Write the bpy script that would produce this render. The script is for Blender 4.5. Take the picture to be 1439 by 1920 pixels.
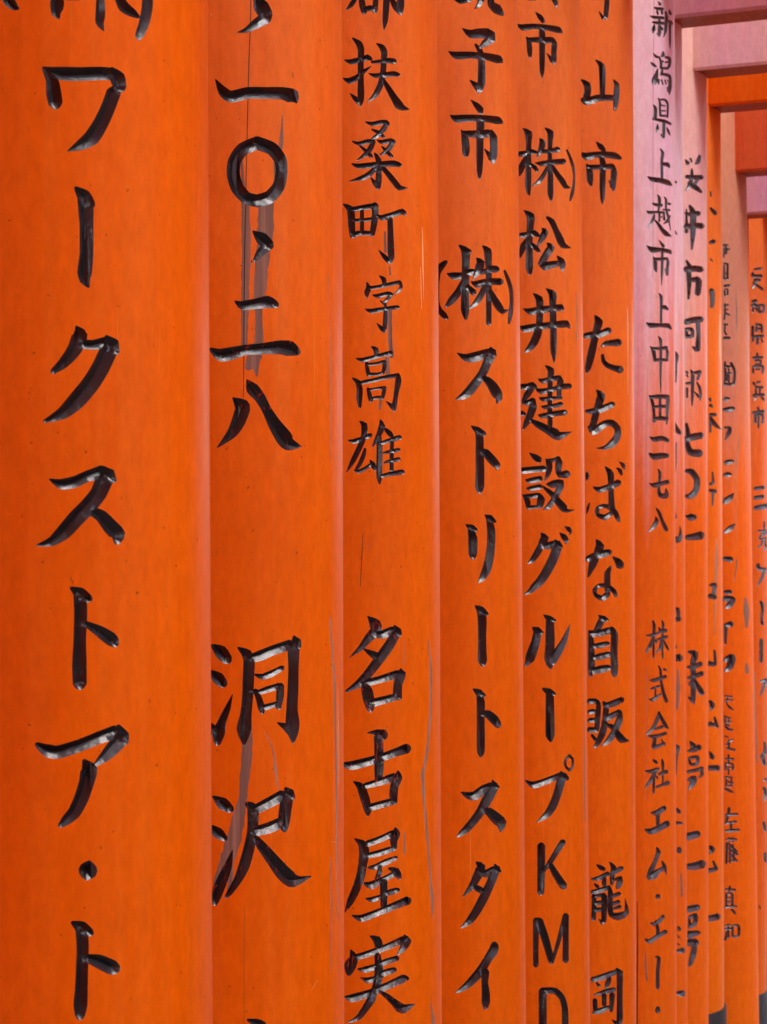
import bpy, math, random
import numpy as np
from mathutils import Vector
from mathutils.geometry import delaunay_2d_cdt

for o in list(bpy.data.objects):
    bpy.data.objects.remove(o)
scene = bpy.context.scene
COL = scene.collection

# ------------------------------------------------------------ camera, light
EYE = 1.5
FPX = 4000.0                      # focal length in photo pixels (1920 tall)
cam_d = bpy.data.cameras.new("camera")
cam = bpy.data.objects.new("camera", cam_d)
COL.objects.link(cam)
cam.location = (0, 0, EYE)
cam.rotation_euler = (math.radians(90), 0, 0)
cam_d.sensor_fit = 'VERTICAL'
cam_d.sensor_height = 36.0
cam_d.lens = 75.0
cam_d.clip_start = 0.02
cam_d.clip_end = 800
scene.camera = cam
cam_d.dof.use_dof = True
cam_d.dof.focus_distance = 2.1
cam_d.dof.aperture_fstop = 28

SUN_EL, SUN_AZ = math.radians(60), math.radians(118)   # azimuth clockwise from +Y
w = bpy.data.worlds.new("World")
scene.world = w
w.use_nodes = True
wn = w.node_tree
wn.nodes.clear()
sky = wn.nodes.new("ShaderNodeTexSky")
sky.sky_type = 'NISHITA'
sky.sun_disc = False
sky.sun_elevation = SUN_EL
sky.sun_rotation = SUN_AZ
sky.altitude = 100
sky.air_density = 1.0
sky.dust_density = 2.0
bg = wn.nodes.new("ShaderNodeBackground")
bg.inputs[1].default_value = 0.15
wo = wn.nodes.new("ShaderNodeOutputWorld")
wn.links.new(sky.outputs[0], bg.inputs[0])
wn.links.new(bg.outputs[0], wo.inputs[0])
sl = bpy.data.lights.new("sun", 'SUN')
sl.energy = 0.85
sl.angle = math.radians(40)
sl.color = (1.0, 0.985, 0.97)
sun = bpy.data.objects.new("sun", sl)
COL.objects.link(sun)
sd = Vector((math.sin(SUN_AZ) * math.cos(SUN_EL), math.cos(SUN_AZ) * math.cos(SUN_EL), math.sin(SUN_EL)))
sun.rotation_euler = sd.to_track_quat('Z', 'Y').to_euler()
scene.view_settings.view_transform = 'Standard'
scene.view_settings.look = 'None'
scene.view_settings.gamma = 1.0
scene.view_settings.use_curve_mapping = False
scene.view_settings.exposure = 2.48
scene.cycles.max_bounces = 6
scene.cycles.diffuse_bounces = 4

# (pillar, x0, y0, scale, character, strokes)   strokes split by '/', points "x y width"
TEXT = [
(1,0,0,4,'top',"20 -60 60,70 10 80,110 50 60,140 65 20/430 -80 90,430 40 100,425 100 70,445 140 15/500 -8 20,600 -8 20/755 -80 50,755 100 70,750 170 60,780 232 10/880 -50 60,930 50 80,1000 100 60,1045 130 20/1110 -80 75,1105 60 80,1080 180 75,1045 270 60,1045 300 15"),
(1,0,0,4,'wa',"330 510 30,390 600 90,405 700 110,418 775 105/330 515 30,450 550 95,600 555 100,750 550 95,850 555 90/840 515 30,880 580 110,905 655 90/855 690 105,815 800 105,760 920 110,690 1030 115,600 1090 75,510 1132 10"),
(1,0,0,4,'bar',"570 1410 30,630 1470 100,690 1535 60/620 1450 80,645 1560 110,650 1700 100,650 1900 100,637 2040 105,640 2100 80,665 2150 25"),
(1,0,480,4,'ku',"575 530 20,600 590 110,560 700 105,480 800 80,400 865 45/620 660 70,700 665 70,800 650 90/800 605 30,840 665 110,880 720 40/820 700 130,760 830 130,680 960 130,570 1090 125,470 1180 90,335 1240 25"),
(1,0,480,4,'su',"375 1675 15,460 1710 75,560 1695 85,660 1650 80,770 1620 100/775 1580 20,810 1640 110,855 1680 50/790 1660 130,740 1780 120,660 1880 120,570 1970 120,480 2070 110,390 2140 70,280 2170 15/680 1910 60,760 1950 90,830 2030 110,885 2090 110,880 2140 60"),
(1,0,960,4,'to',"535 570 25,600 610 90,670 650 60/600 620 90,607 750 95,600 950 90,597 1150 105,600 1290 100/640 835 40,740 890 80,830 950 100,860 980 80"),
(1,0,960,4,'a',"280 1745 40,360 1790 95,440 1800 95,600 1750 90,750 1690 90,870 1650 100/890 1610 40,920 1680 100,940 1720 60/910 1700 110,840 1780 100,770 1850 70,715 1895 30/635 1870 40,668 1930 120,650 2030 110,610 2150 105,560 2250 95,500 2310 75,455 2350 40"),
(1,0,1440,4,'dot',"655 768 145,668 770 145"),
(1,0,1440,4,'to',"545 1160 30,610 1195 95,680 1235 60/615 1210 90,622 1350 88,617 1500 88,612 1650 92,605 1780 100,600 1860 70/650 1425 60,740 1450 100,830 1490 110,860 1500 100"),
(2,380,0,4,'comma',"390 -60 20,440 50 110,485 115 90/480 130 90,400 180 70,330 225 40,265 243 8"),
(2,380,0,4,'one',"98 595 8,150 680 70,210 725 85,340 697 85,480 697 85,600 700 90,680 725 105,705 765 25"),
(2,380,0,4,'zero',"400 1068 95,520 1115 95,585 1200 90,592 1300 85,570 1400 90,500 1480 95,400 1508 90/420 1068 95,300 1120 95,240 1210 95,232 1310 95,262 1410 95,330 1485 90,420 1508 90"),
(2,380,0,4,'comma',"380 1735 15,440 1785 90,500 1840 80/490 1840 70,430 1900 60,385 1960 20"),
(2,380,480,4,'two',"245 340 15,300 370 65,400 358 75,490 345 90,550 365 55/65 700 30,130 740 90,200 735 95,320 705 75,450 695 80,580 685 100,660 695 110,710 720 60"),
(2,380,480,4,'eight',"230 1065 15,290 1120 110,300 1150 110,270 1240 100,220 1330 75,110 1438 8/335 930 15,370 990 90,430 1060 80,480 1150 70,540 1260 95,610 1360 120,650 1410 100,745 1430 8"),
(2,380,1160,5.33,'cave',"100 270 40,180 330 130,250 410 100/90 530 40,150 590 120,210 650 90/300 760 8,250 900 60,200 1020 80,160 1150 120,150 1240 70/70 1060 60,120 1120 100/355 290 20,440 350 100,465 420 110,460 600 110,450 800 105,435 950 110,415 1100 140,415 1190 90,415 1265 20/460 400 70,560 375 100,720 310 95,880 260 100/915 180 30,935 230 100,960 280 60/910 280 120,910 500 100,905 700 105,895 900 110,900 1050 135,905 1150 100,905 1235 30/750 1040 15,830 1080 70,890 1130 90/530 560 25,600 580 60,700 545 65,800 490 50/530 720 50,565 800 60,590 890 70,600 940 40/550 740 45,640 710 60,770 670 60/780 670 70,775 780 75,760 890 50/600 895 60,680 870 55,750 850 50"),
(2,380,1440,4,'marsh',"80 215 20,150 265 90,210 310 60/70 450 50,120 490 80,170 530 45/225 620 10,190 740 60,140 860 80,100 960 80,95 1010 50/335 270 40,375 300 80,380 400 80,370 500 75,345 620 80,310 740 80,265 840 60,200 940 40,170 970 15/380 320 70,480 270 75,600 205 80/625 155 30,650 190 80,680 220 40/635 220 90,620 320 90,612 400 85,615 460 50/380 475 70,480 455 80,590 410 80/390 510 30,440 580 70,520 680 90,600 780 110,670 840 110,730 840 60,815 812 8"),
(2,380,1440,4,'bottom',"340 1890 20,400 1910 60,450 1930 60,470 1990 40"),
(3,640,0,6,'county',"50 115 8,110 60 50,170 -30 50/225 -50 60,240 60 70,260 140 60/260 110 60,320 90 60,390 100 60/395 -50 60,385 60 60,380 130 50/515 -60 70,505 100 70,495 240 60,480 340 10/570 0 50,620 80 80,670 150 50/670 -50 80,670 60 80,670 130 60"),
(3,640,0,6,'support',"130 430 20,200 490 70,225 560 70,220 700 65,222 900 65,222 1050 75,220 1130 70,215 1190 25/100 1050 10,150 1100 50,200 1150 60/40 675 15,110 695 60,220 670 60,300 645 65,340 670 35/25 880 15,90 910 70,180 870 60,260 800 45,340 745 8/345 700 30,440 690 45,540 680 60,600 690 60/310 825 10,380 850 50,500 840 55,600 830 60,650 845 40/400 490 15,460 530 65,485 590 70,480 700 65,468 850 65,440 960 65,390 1060 60,300 1150 10/475 900 40,530 990 60,590 1090 75,650 1180 95,700 1215 60,768 1230 8"),
(3,640,0,6,'mulberry',"275 1370 15,350 1395 50,450 1375 50,510 1375 50,530 1400 40/520 1380 40,480 1450 60,430 1510 50,370 1550 40,330 1580 15/345 1455 20,420 1490 45,480 1540 30/125 1590 15,200 1615 45,300 1590 50,360 1590 50/365 1590 50,330 1670 60,270 1740 50,170 1810 10/210 1640 20,270 1690 40,340 1760 45/405 1575 15,460 1600 50,560 1580 50,600 1600 40/590 1590 50,545 1660 60,500 1710 50,440 1740 20/460 1650 20,510 1700 45,570 1760 40/120 1840 15,200 1870 60,400 1850 60,600 1840 70,670 1860 40/380 1730 30,420 1800 60,425 1950 65,420 2040 70,415 2110 60/330 1990 10,380 2060 50,410 2110 40/400 1870 50,330 1950 60,240 2000 55,90 2040 10/470 1890 50,540 1970 60,610 2060 65,660 2115 60,745 2115 10"),
(3,640,320,6,'town',"30 380 25,100 430 80,115 520 80,120 640 75,130 740 60/110 440 50,220 420 60,370 395 60/380 390 80,385 480 70,370 600 70,350 720 55/235 430 45,235 560 45,235 690 45/130 560 40,250 555 40,360 540 40/120 720 60,230 700 55,350 705 50/405 500 20,460 530 65,580 495 60,690 460 65,720 490 40/550 540 60,555 700 65,560 900 75,565 980 65,550 1040 30/425 895 8,480 960 50,540 1020 60"),
(3,640,320,6,'section',"430 1185 15,480 1220 55,490 1290 45/290 1260 20,310 1320 60,290 1370 60,290 1420 30/310 1320 40,430 1305 40,560 1275 45,660 1255 45/665 1260 40,675 1310 40,640 1360 30,590 1390 10/360 1400 20,420 1410 50,530 1380 45,570 1395 40/560 1400 40,520 1450 40,480 1480 30/440 1465 15,500 1510 30/270 1555 10,340 1580 55,480 1555 45,640 1535 45/500 1500 25,500 1600 45,495 1700 50,490 1780 45/400 1715 8,450 1770 45,485 1810 35"),
(3,640,640,6,'tall',"340 60 15,390 90 60,400 150 50/165 190 10,240 210 50,400 170 45,560 130 55/285 240 35,295 310 45,310 380 45/290 260 30,400 250 35,490 225 40/490 230 45,485 300 45,470 360 35/310 370 40,400 370 35,470 355 35/130 415 20,190 460 60,210 540 65,205 640 65,212 740 35/200 470 40,350 440 45,500 405 45,620 385 50/640 370 40,645 440 70,625 550 55,610 650 50,595 740 60,595 785 25/505 675 10,560 720 45,590 760 40/300 530 30,320 600 50,335 670 45/310 545 30,400 530 30,480 520 35/490 520 45,480 580 45,465 640 35/340 650 40,400 630 35,460 630 35"),
(3,640,640,6,'hero',"75 1110 10,140 1125 55,240 1095 50,330 1055 50/210 900 15,260 940 70,260 1040 65,240 1120 60,190 1230 60,130 1350 55,60 1475 8/270 1210 30,250 1290 50,210 1380 45,170 1440 35/150 1450 20,200 1465 45,270 1430 40,330 1390 40/330 1340 20,360 1390 60,385 1440 40/440 880 15,460 950 70,430 1040 60,390 1120 45,350 1190 10/425 1080 60,432 1200 65,430 1400 65,430 1530 60,435 1610 15/500 990 40,550 1040 60,580 1080 35/440 1150 40,560 1110 50,660 1080 55/575 1110 40,570 1250 45,568 1450 45/480 1255 25,560 1240 45,650 1220 45/490 1365 25,560 1345 45,650 1325 45/440 1520 40,560 1490 50,690 1470 60"),
(3,640,1120,6,'name',"300 215 15,380 300 130,390 370 120,300 470 90,220 570 60,90 680 8/370 420 50,460 420 90,580 370 90/600 325 30,640 380 80,660 420 50/610 420 100,540 540 110,440 680 110,320 840 100,200 970 85,50 1060 25/245 575 10,320 620 60,390 660 90/250 960 60,290 1050 120,310 1150 120,330 1260 80/290 960 80,450 920 80,640 860 90/670 810 30,680 860 100/670 870 110,640 980 95,635 1080 100,660 1130 60/340 1190 90,500 1150 85,650 1110 75"),
(3,640,1340,6,'old',"295 205 10,400 200 70,470 230 130/420 250 100,425 400 100,425 600 100,420 730 80/40 560 60,130 570 100,400 500 90,600 430 90,740 380 110/135 750 10,220 810 90,270 950 100,300 1080 80,300 1140 20/270 800 60,420 760 80,600 700 90/640 640 30,640 700 100,600 800 90,590 920 90,610 980 50/300 1050 80,450 1010 80,600 970 75"),
(3,640,1340,6,'house',"150 1395 10,240 1460 100,260 1560 110,240 1700 95,220 1810 95,170 1960 90,110 2090 80,45 2220 15/300 1450 70,440 1400 70,590 1330 70/610 1280 30,620 1330 90,590 1420 80,600 1490 60/290 1590 60,450 1550 70,600 1500 60/310 1720 30,380 1715 60,520 1650 65,620 1610 45/440 1710 40,430 1780 60,400 1850 50/270 1900 40,340 1920 90,470 1855 60,600 1790 60/540 1730 30,620 1760 80,655 1830 60/480 1880 80,480 2010 80,480 2160 70/280 2070 20,350 2080 60,440 2050 50/500 2010 50,580 1990 70,640 1970 50/125 2260 20,230 2290 80,400 2230 75,600 2150 80,750 2090 95"),
(3,640,1600,6,'fruit',"325 930 15,400 970 90,420 1020 90,430 1080 80/110 1090 20,140 1170 100,100 1270 130,90 1350 70/170 1170 70,330 1120 70,520 1050 70,700 970 80/710 920 20,735 980 110,700 1060 80,630 1150 15/185 1300 15,260 1310 70,400 1270 60,500 1220 65,630 1180 60/220 1400 15,300 1430 70,400 1400 50,500 1340 70,600 1310 60/410 1150 70,425 1300 90,410 1450 90,380 1540 80/40 1610 20,120 1630 90,330 1570 80,520 1490 80,700 1410 90,745 1410 50/370 1540 80,340 1640 90,270 1750 75,190 1850 60,70 1905 8/430 1550 30,520 1610 60,600 1680 80,690 1750 110,830 1695 8"),
(4,820,0,6.4,'top',"190 -40 40,280 20 50,400 -10 50/540 -40 90,500 60 50,450 105 10/640 -80 60,650 50 80,720 110 110,780 170 50"),
(4,820,0,6.4,'child',"300 340 8,400 405 90,520 400 110,600 400 110/610 350 20,640 420 110,690 490 20/640 470 100,560 530 70,505 580 15/460 535 30,510 600 60,530 700 70,535 850 80,530 1000 85,500 1080 80,490 1110 30/390 960 8,450 1010 60,490 1050 80/135 615 8,230 665 85,400 660 75,600 680 80,740 715 90,780 745 30"),
(4,820,0,6.4,'city',"405 1200 10,470 1260 60,520 1320 75,530 1365 30/155 1380 8,230 1425 85,400 1415 75,600 1425 75,730 1445 85,775 1470 40/290 1560 15,330 1640 75,345 1760 85,345 1840 80,360 1875 30/310 1595 50,450 1610 85,620 1600 90/650 1560 20,675 1640 80,680 1750 80,675 1880 80,670 1950 40/565 1785 8,620 1850 50,650 1900 70/500 1430 60,520 1480 90,515 1600 80,512 1900 75,510 2060 60,508 2145 25"),
(4,820,300,6.4,'bracket',"110 1220 40,60 1265 75,15 1340 60,0 1480 50,0 1700 50,30 1800 55,80 1860 70,120 1900 40"),
(4,820,300,6.4,'stock',"265 1025 20,340 1090 95,345 1200 85,340 1400 85,335 1600 85,335 1800 90,345 1900 40/300 1050 50,395 1095 40/115 1360 8,190 1390 80,300 1385 70,400 1345 75,450 1330 40/320 1450 60,250 1590 80,170 1690 80,105 1760 30/350 1500 40,400 1550 60,440 1590 70/475 1180 20,520 1230 95,500 1310 90,460 1380 50,430 1440 10/470 1345 50,560 1340 60,640 1310 80,720 1310 70/410 1460 15,470 1490 75,600 1460 70,760 1460 80/545 1030 15,605 1090 85,615 1250 70,620 1400 65,620 1700 60,620 1960 60/570 1520 60,530 1620 70,460 1720 60,380 1785 15/600 1520 50,670 1640 70,740 1760 85,790 1820 60,850 1800 15"),
(4,820,300,6.4,'bracket',"810 1330 30,850 1430 45,885 1550 45,895 1700 45,880 1850 50,860 1960 25"),
(4,820,600,6.4,'su',"240 395 10,340 450 80,430 450 110,560 410 100,650 390 100/640 325 15,665 390 90,710 435 15/640 430 110,590 540 95,540 650 95,460 760 100,380 860 100,300 920 70,220 950 12/510 670 30,600 720 80,670 800 110,720 890 115,740 940 80,720 995 25"),
(4,820,600,6.4,'to',"415 1275 20,480 1320 75,570 1370 50/485 1340 60,510 1420 85,512 1600 90,515 1800 95,510 2000 100,510 2060 60/500 1550 30,580 1590 85,660 1680 95,720 1750 80,710 1790 30"),
(4,820,900,6.4,'ri',"350 540 25,410 570 70,470 600 40/400 590 60,428 700 100,428 880 95,430 930 60/575 420 15,630 460 80,700 500 30/620 470 60,648 600 90,645 800 90,625 950 95,590 1080 95,540 1180 70,495 1230 15"),
(4,820,900,6.4,'bar',"455 1505 12,520 1560 90,595 1610 50/500 1560 50,540 1660 95,540 1900 88,542 2080 95,545 2170 100,550 2215 60"),
(4,820,1200,6.4,'to',"435 590 20,500 630 80,575 670 30/500 640 60,525 750 90,522 900 85,525 1200 90,525 1350 80,525 1400 30/540 880 50,610 890 90,690 960 100,730 1020 80"),
(4,820,1200,6.4,'su',"285 1825 12,370 1865 80,450 1870 100,560 1790 95,650 1760 100/665 1685 20,690 1750 80,740 1765 30/680 1770 100,620 1880 110,580 1950 110,520 2060 95,440 2170 90,350 2270 80,290 2320 60,235 2365 15/540 2040 30,620 2060 95,700 2130 120,770 2200 120,760 2300 20"),
(4,820,1500,6.4,'ta',"475 750 30,525 800 100,480 920 95,420 1030 75,310 1160 12/520 870 80,600 880 90,680 840 90/695 775 25,715 830 90,765 860 20/690 870 100,640 1000 95,570 1150 100,480 1320 95,390 1450 80,285 1535 15/410 1010 20,480 1060 70,540 1090 70"),
(4,820,1680,8,'i',"860 735 110,850 810 130,770 930 115,680 1080 120,580 1210 120,460 1330 100,350 1410 60,270 1450 12/700 1100 80,720 1150 115,715 1300 90,730 1450 110,730 1600 115,725 1680 60"),
(5,965,0,8,'top',"560 -60 60,620 40 70,625 110 20/210 -5 25,320 -5 25"),
(5,965,0,8,'city',"315 180 10,380 250 70,430 320 60/50 365 15,120 410 90,300 395 75,500 415 80,660 450 90,715 490 25/180 555 20,220 640 70,230 780 70,235 860 40/200 590 50,350 600 80,560 600 85/580 570 20,600 650 75,590 780 75,595 900 70,590 960 30/485 800 10,540 870 50,570 920 60/400 400 60,415 500 85,415 700 80,415 950 75,415 1080 60,415 1170 15"),
(5,965,240,8,'stock',"130 10 20,210 80 100,215 200 75,210 400 75,210 600 80,205 850 85,210 960 60,230 1010 15/60 390 70,160 385 80,260 355 75,350 370 30/180 430 50,130 540 90,80 660 80,70 730 20/240 540 40,300 590 60,340 640 50/385 165 30,420 220 90,400 320 80,330 460 10/380 350 60,520 350 60,650 320 80/310 520 10,400 535 70,540 515 75,740 500 80/460 0 20,540 70 90,535 200 70,530 400 60,535 600 70,540 800 80,540 980 80,550 1080 40/490 590 40,440 700 60,370 800 60,260 870 10/560 560 50,640 690 70,720 800 80,770 880 70,840 895 10"),
(5,965,240,8,'bracket',"785 330 30,830 430 40,875 560 45,895 700 35,890 850 35,865 980 50,835 1090 25"),
(5,965,240,8,'pine',"140 1235 15,240 1320 110,240 1450 95,225 1650 90,225 1900 95,225 2100 100,230 2180 60/85 1610 70,200 1600 80,300 1580 90,370 1620 40/190 1660 40,140 1760 90,100 1880 60,85 1940 30/240 1720 40,310 1790 70,370 1850 50/420 1510 30,460 1560 100,410 1660 80,340 1780 20/490 1340 40,560 1400 80,620 1530 80,680 1660 100,730 1760 90,850 1800 8/495 1730 30,545 1790 110,490 1880 100,430 1980 100,400 2030 80/370 2030 40,450 2070 120,560 2050 100,660 2030 80/640 1920 20,700 1990 90,720 2060 90,715 2150 20"),
(5,965,480,8,'well',"130 790 10,230 830 90,400 810 100,600 780 85,700 775 100,725 820 30/95 1060 40,150 1090 100,350 1060 95,600 1030 90,780 1020 100,830 1080 20/285 565 20,370 640 100,380 750 95,375 1000 90,350 1150 110,290 1300 110,220 1390 80,145 1450 15/475 490 15,570 570 110,575 700 90,580 900 90,585 1200 90,585 1400 85,590 1500 60,595 1600 15"),
(5,965,680,8,'build',"355 240 10,420 275 70,560 240 60,660 230 80/680 200 30,690 280 90,670 400 70,670 500 70/320 390 20,400 430 80,560 400 60,700 360 80,830 350 75/370 520 15,430 550 70,600 530 50,710 530 40/400 650 10,450 670 60,600 645 60,700 620 70/350 780 10,420 800 75,600 765 75,760 745 80/460 45 15,545 110 90,535 300 70,530 600 65,535 900 70,540 960 50/105 360 80,200 360 90,270 330 80,320 370 50/270 370 80,190 480 90,130 580 50/130 600 50,210 600 80,280 570 90/290 560 40,280 650 110,240 780 100,190 880 90,130 1000 30/105 760 80,150 770 50/230 850 30,340 920 90,470 990 110,600 1060 140,670 1100 120,860 1035 10"),
(5,965,840,8,'establish',"225 75 15,300 130 80,370 180 90,380 210 40/120 340 90,250 325 85,440 310 90/165 475 15,220 490 70,390 460 80/180 600 15,230 610 65,390 580 70/120 700 15,190 780 80,210 900 60/150 710 30,260 720 70,370 700 60/370 690 40,400 770 110,380 870 90/210 890 50,350 880 50/470 165 15,520 230 90,520 330 80,490 420 60,450 500 10/500 185 40,600 180 60,660 150 60/660 140 40,670 220 100,655 320 85,680 400 90,790 390 110/480 540 20,560 545 100,690 520 100/720 490 30,700 560 90,640 680 85,580 790 80,500 890 70,430 920 15/430 580 30,500 640 60,580 710 80,660 810 100,740 900 110,780 940 60,900 930 10"),
(5,965,980,8,'gu',"400 155 20,450 230 120,400 350 100,330 470 90,260 570 70,190 615 12/420 340 80,500 345 100,600 320 100/605 255 20,650 320 100,720 365 25/640 370 130,590 520 130,500 700 130,400 860 120,300 960 100,220 1040 60,150 1075 20/675 150 10,740 210 80,780 270 70,770 315 20/750 55 10,815 95 70,840 140 50,825 180 20"),
(5,965,980,8,'ru',"275 1575 30,340 1620 110,420 1650 40/345 1640 110,320 1780 120,280 1900 130,230 2040 130,190 2110 70,150 2155 20/440 1385 20,520 1440 90,610 1470 40/530 1470 110,535 1700 125,530 1900 130,525 2030 140,530 2120 100,545 2185 40/560 2100 100,640 1960 120,730 1800 90,790 1650 50,835 1520 8"),
(5,965,1220,8,'bar',"430 575 40,520 620 100,600 650 50/530 650 110,532 900 118,535 1150 125,535 1280 120,545 1345 60"),
(5,965,1220,8,'ring',"815 1570 36,870 1620 36,878 1690 36,860 1760 36,815 1795 36/835 1570 36,775 1620 36,760 1690 36,780 1755 36,835 1795 36"),
(5,965,1400,3.693,'pu',"78 235 12,130 265 45,200 245 40,290 210 40,330 200 50/320 175 15,340 205 50,365 220 30/325 225 55,300 320 52,270 400 52,230 465 45,160 520 12"),
(5,965,1400,3.693,'letter_k',"185 685 50,185 850 48,182 1010 44/335 660 40,290 730 35,240 810 32,195 870 20/240 800 30,290 890 45,340 965 50"),
(5,965,1400,3.693,'letter_m',"150 1200 40,148 1350 36,148 1515 34/170 1205 50,210 1320 50,255 1480 40,260 1500 20/350 1170 30,310 1330 28,262 1490 20/355 1170 40,355 1350 38,355 1480 40"),
(5,965,1400,3.693,'letter_d',"195 1690 50,196 1900 50,196 2010 50/190 1690 40,280 1690 40,330 1740 40,350 1820 40,350 1940 42,330 2020 40"),
]
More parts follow.
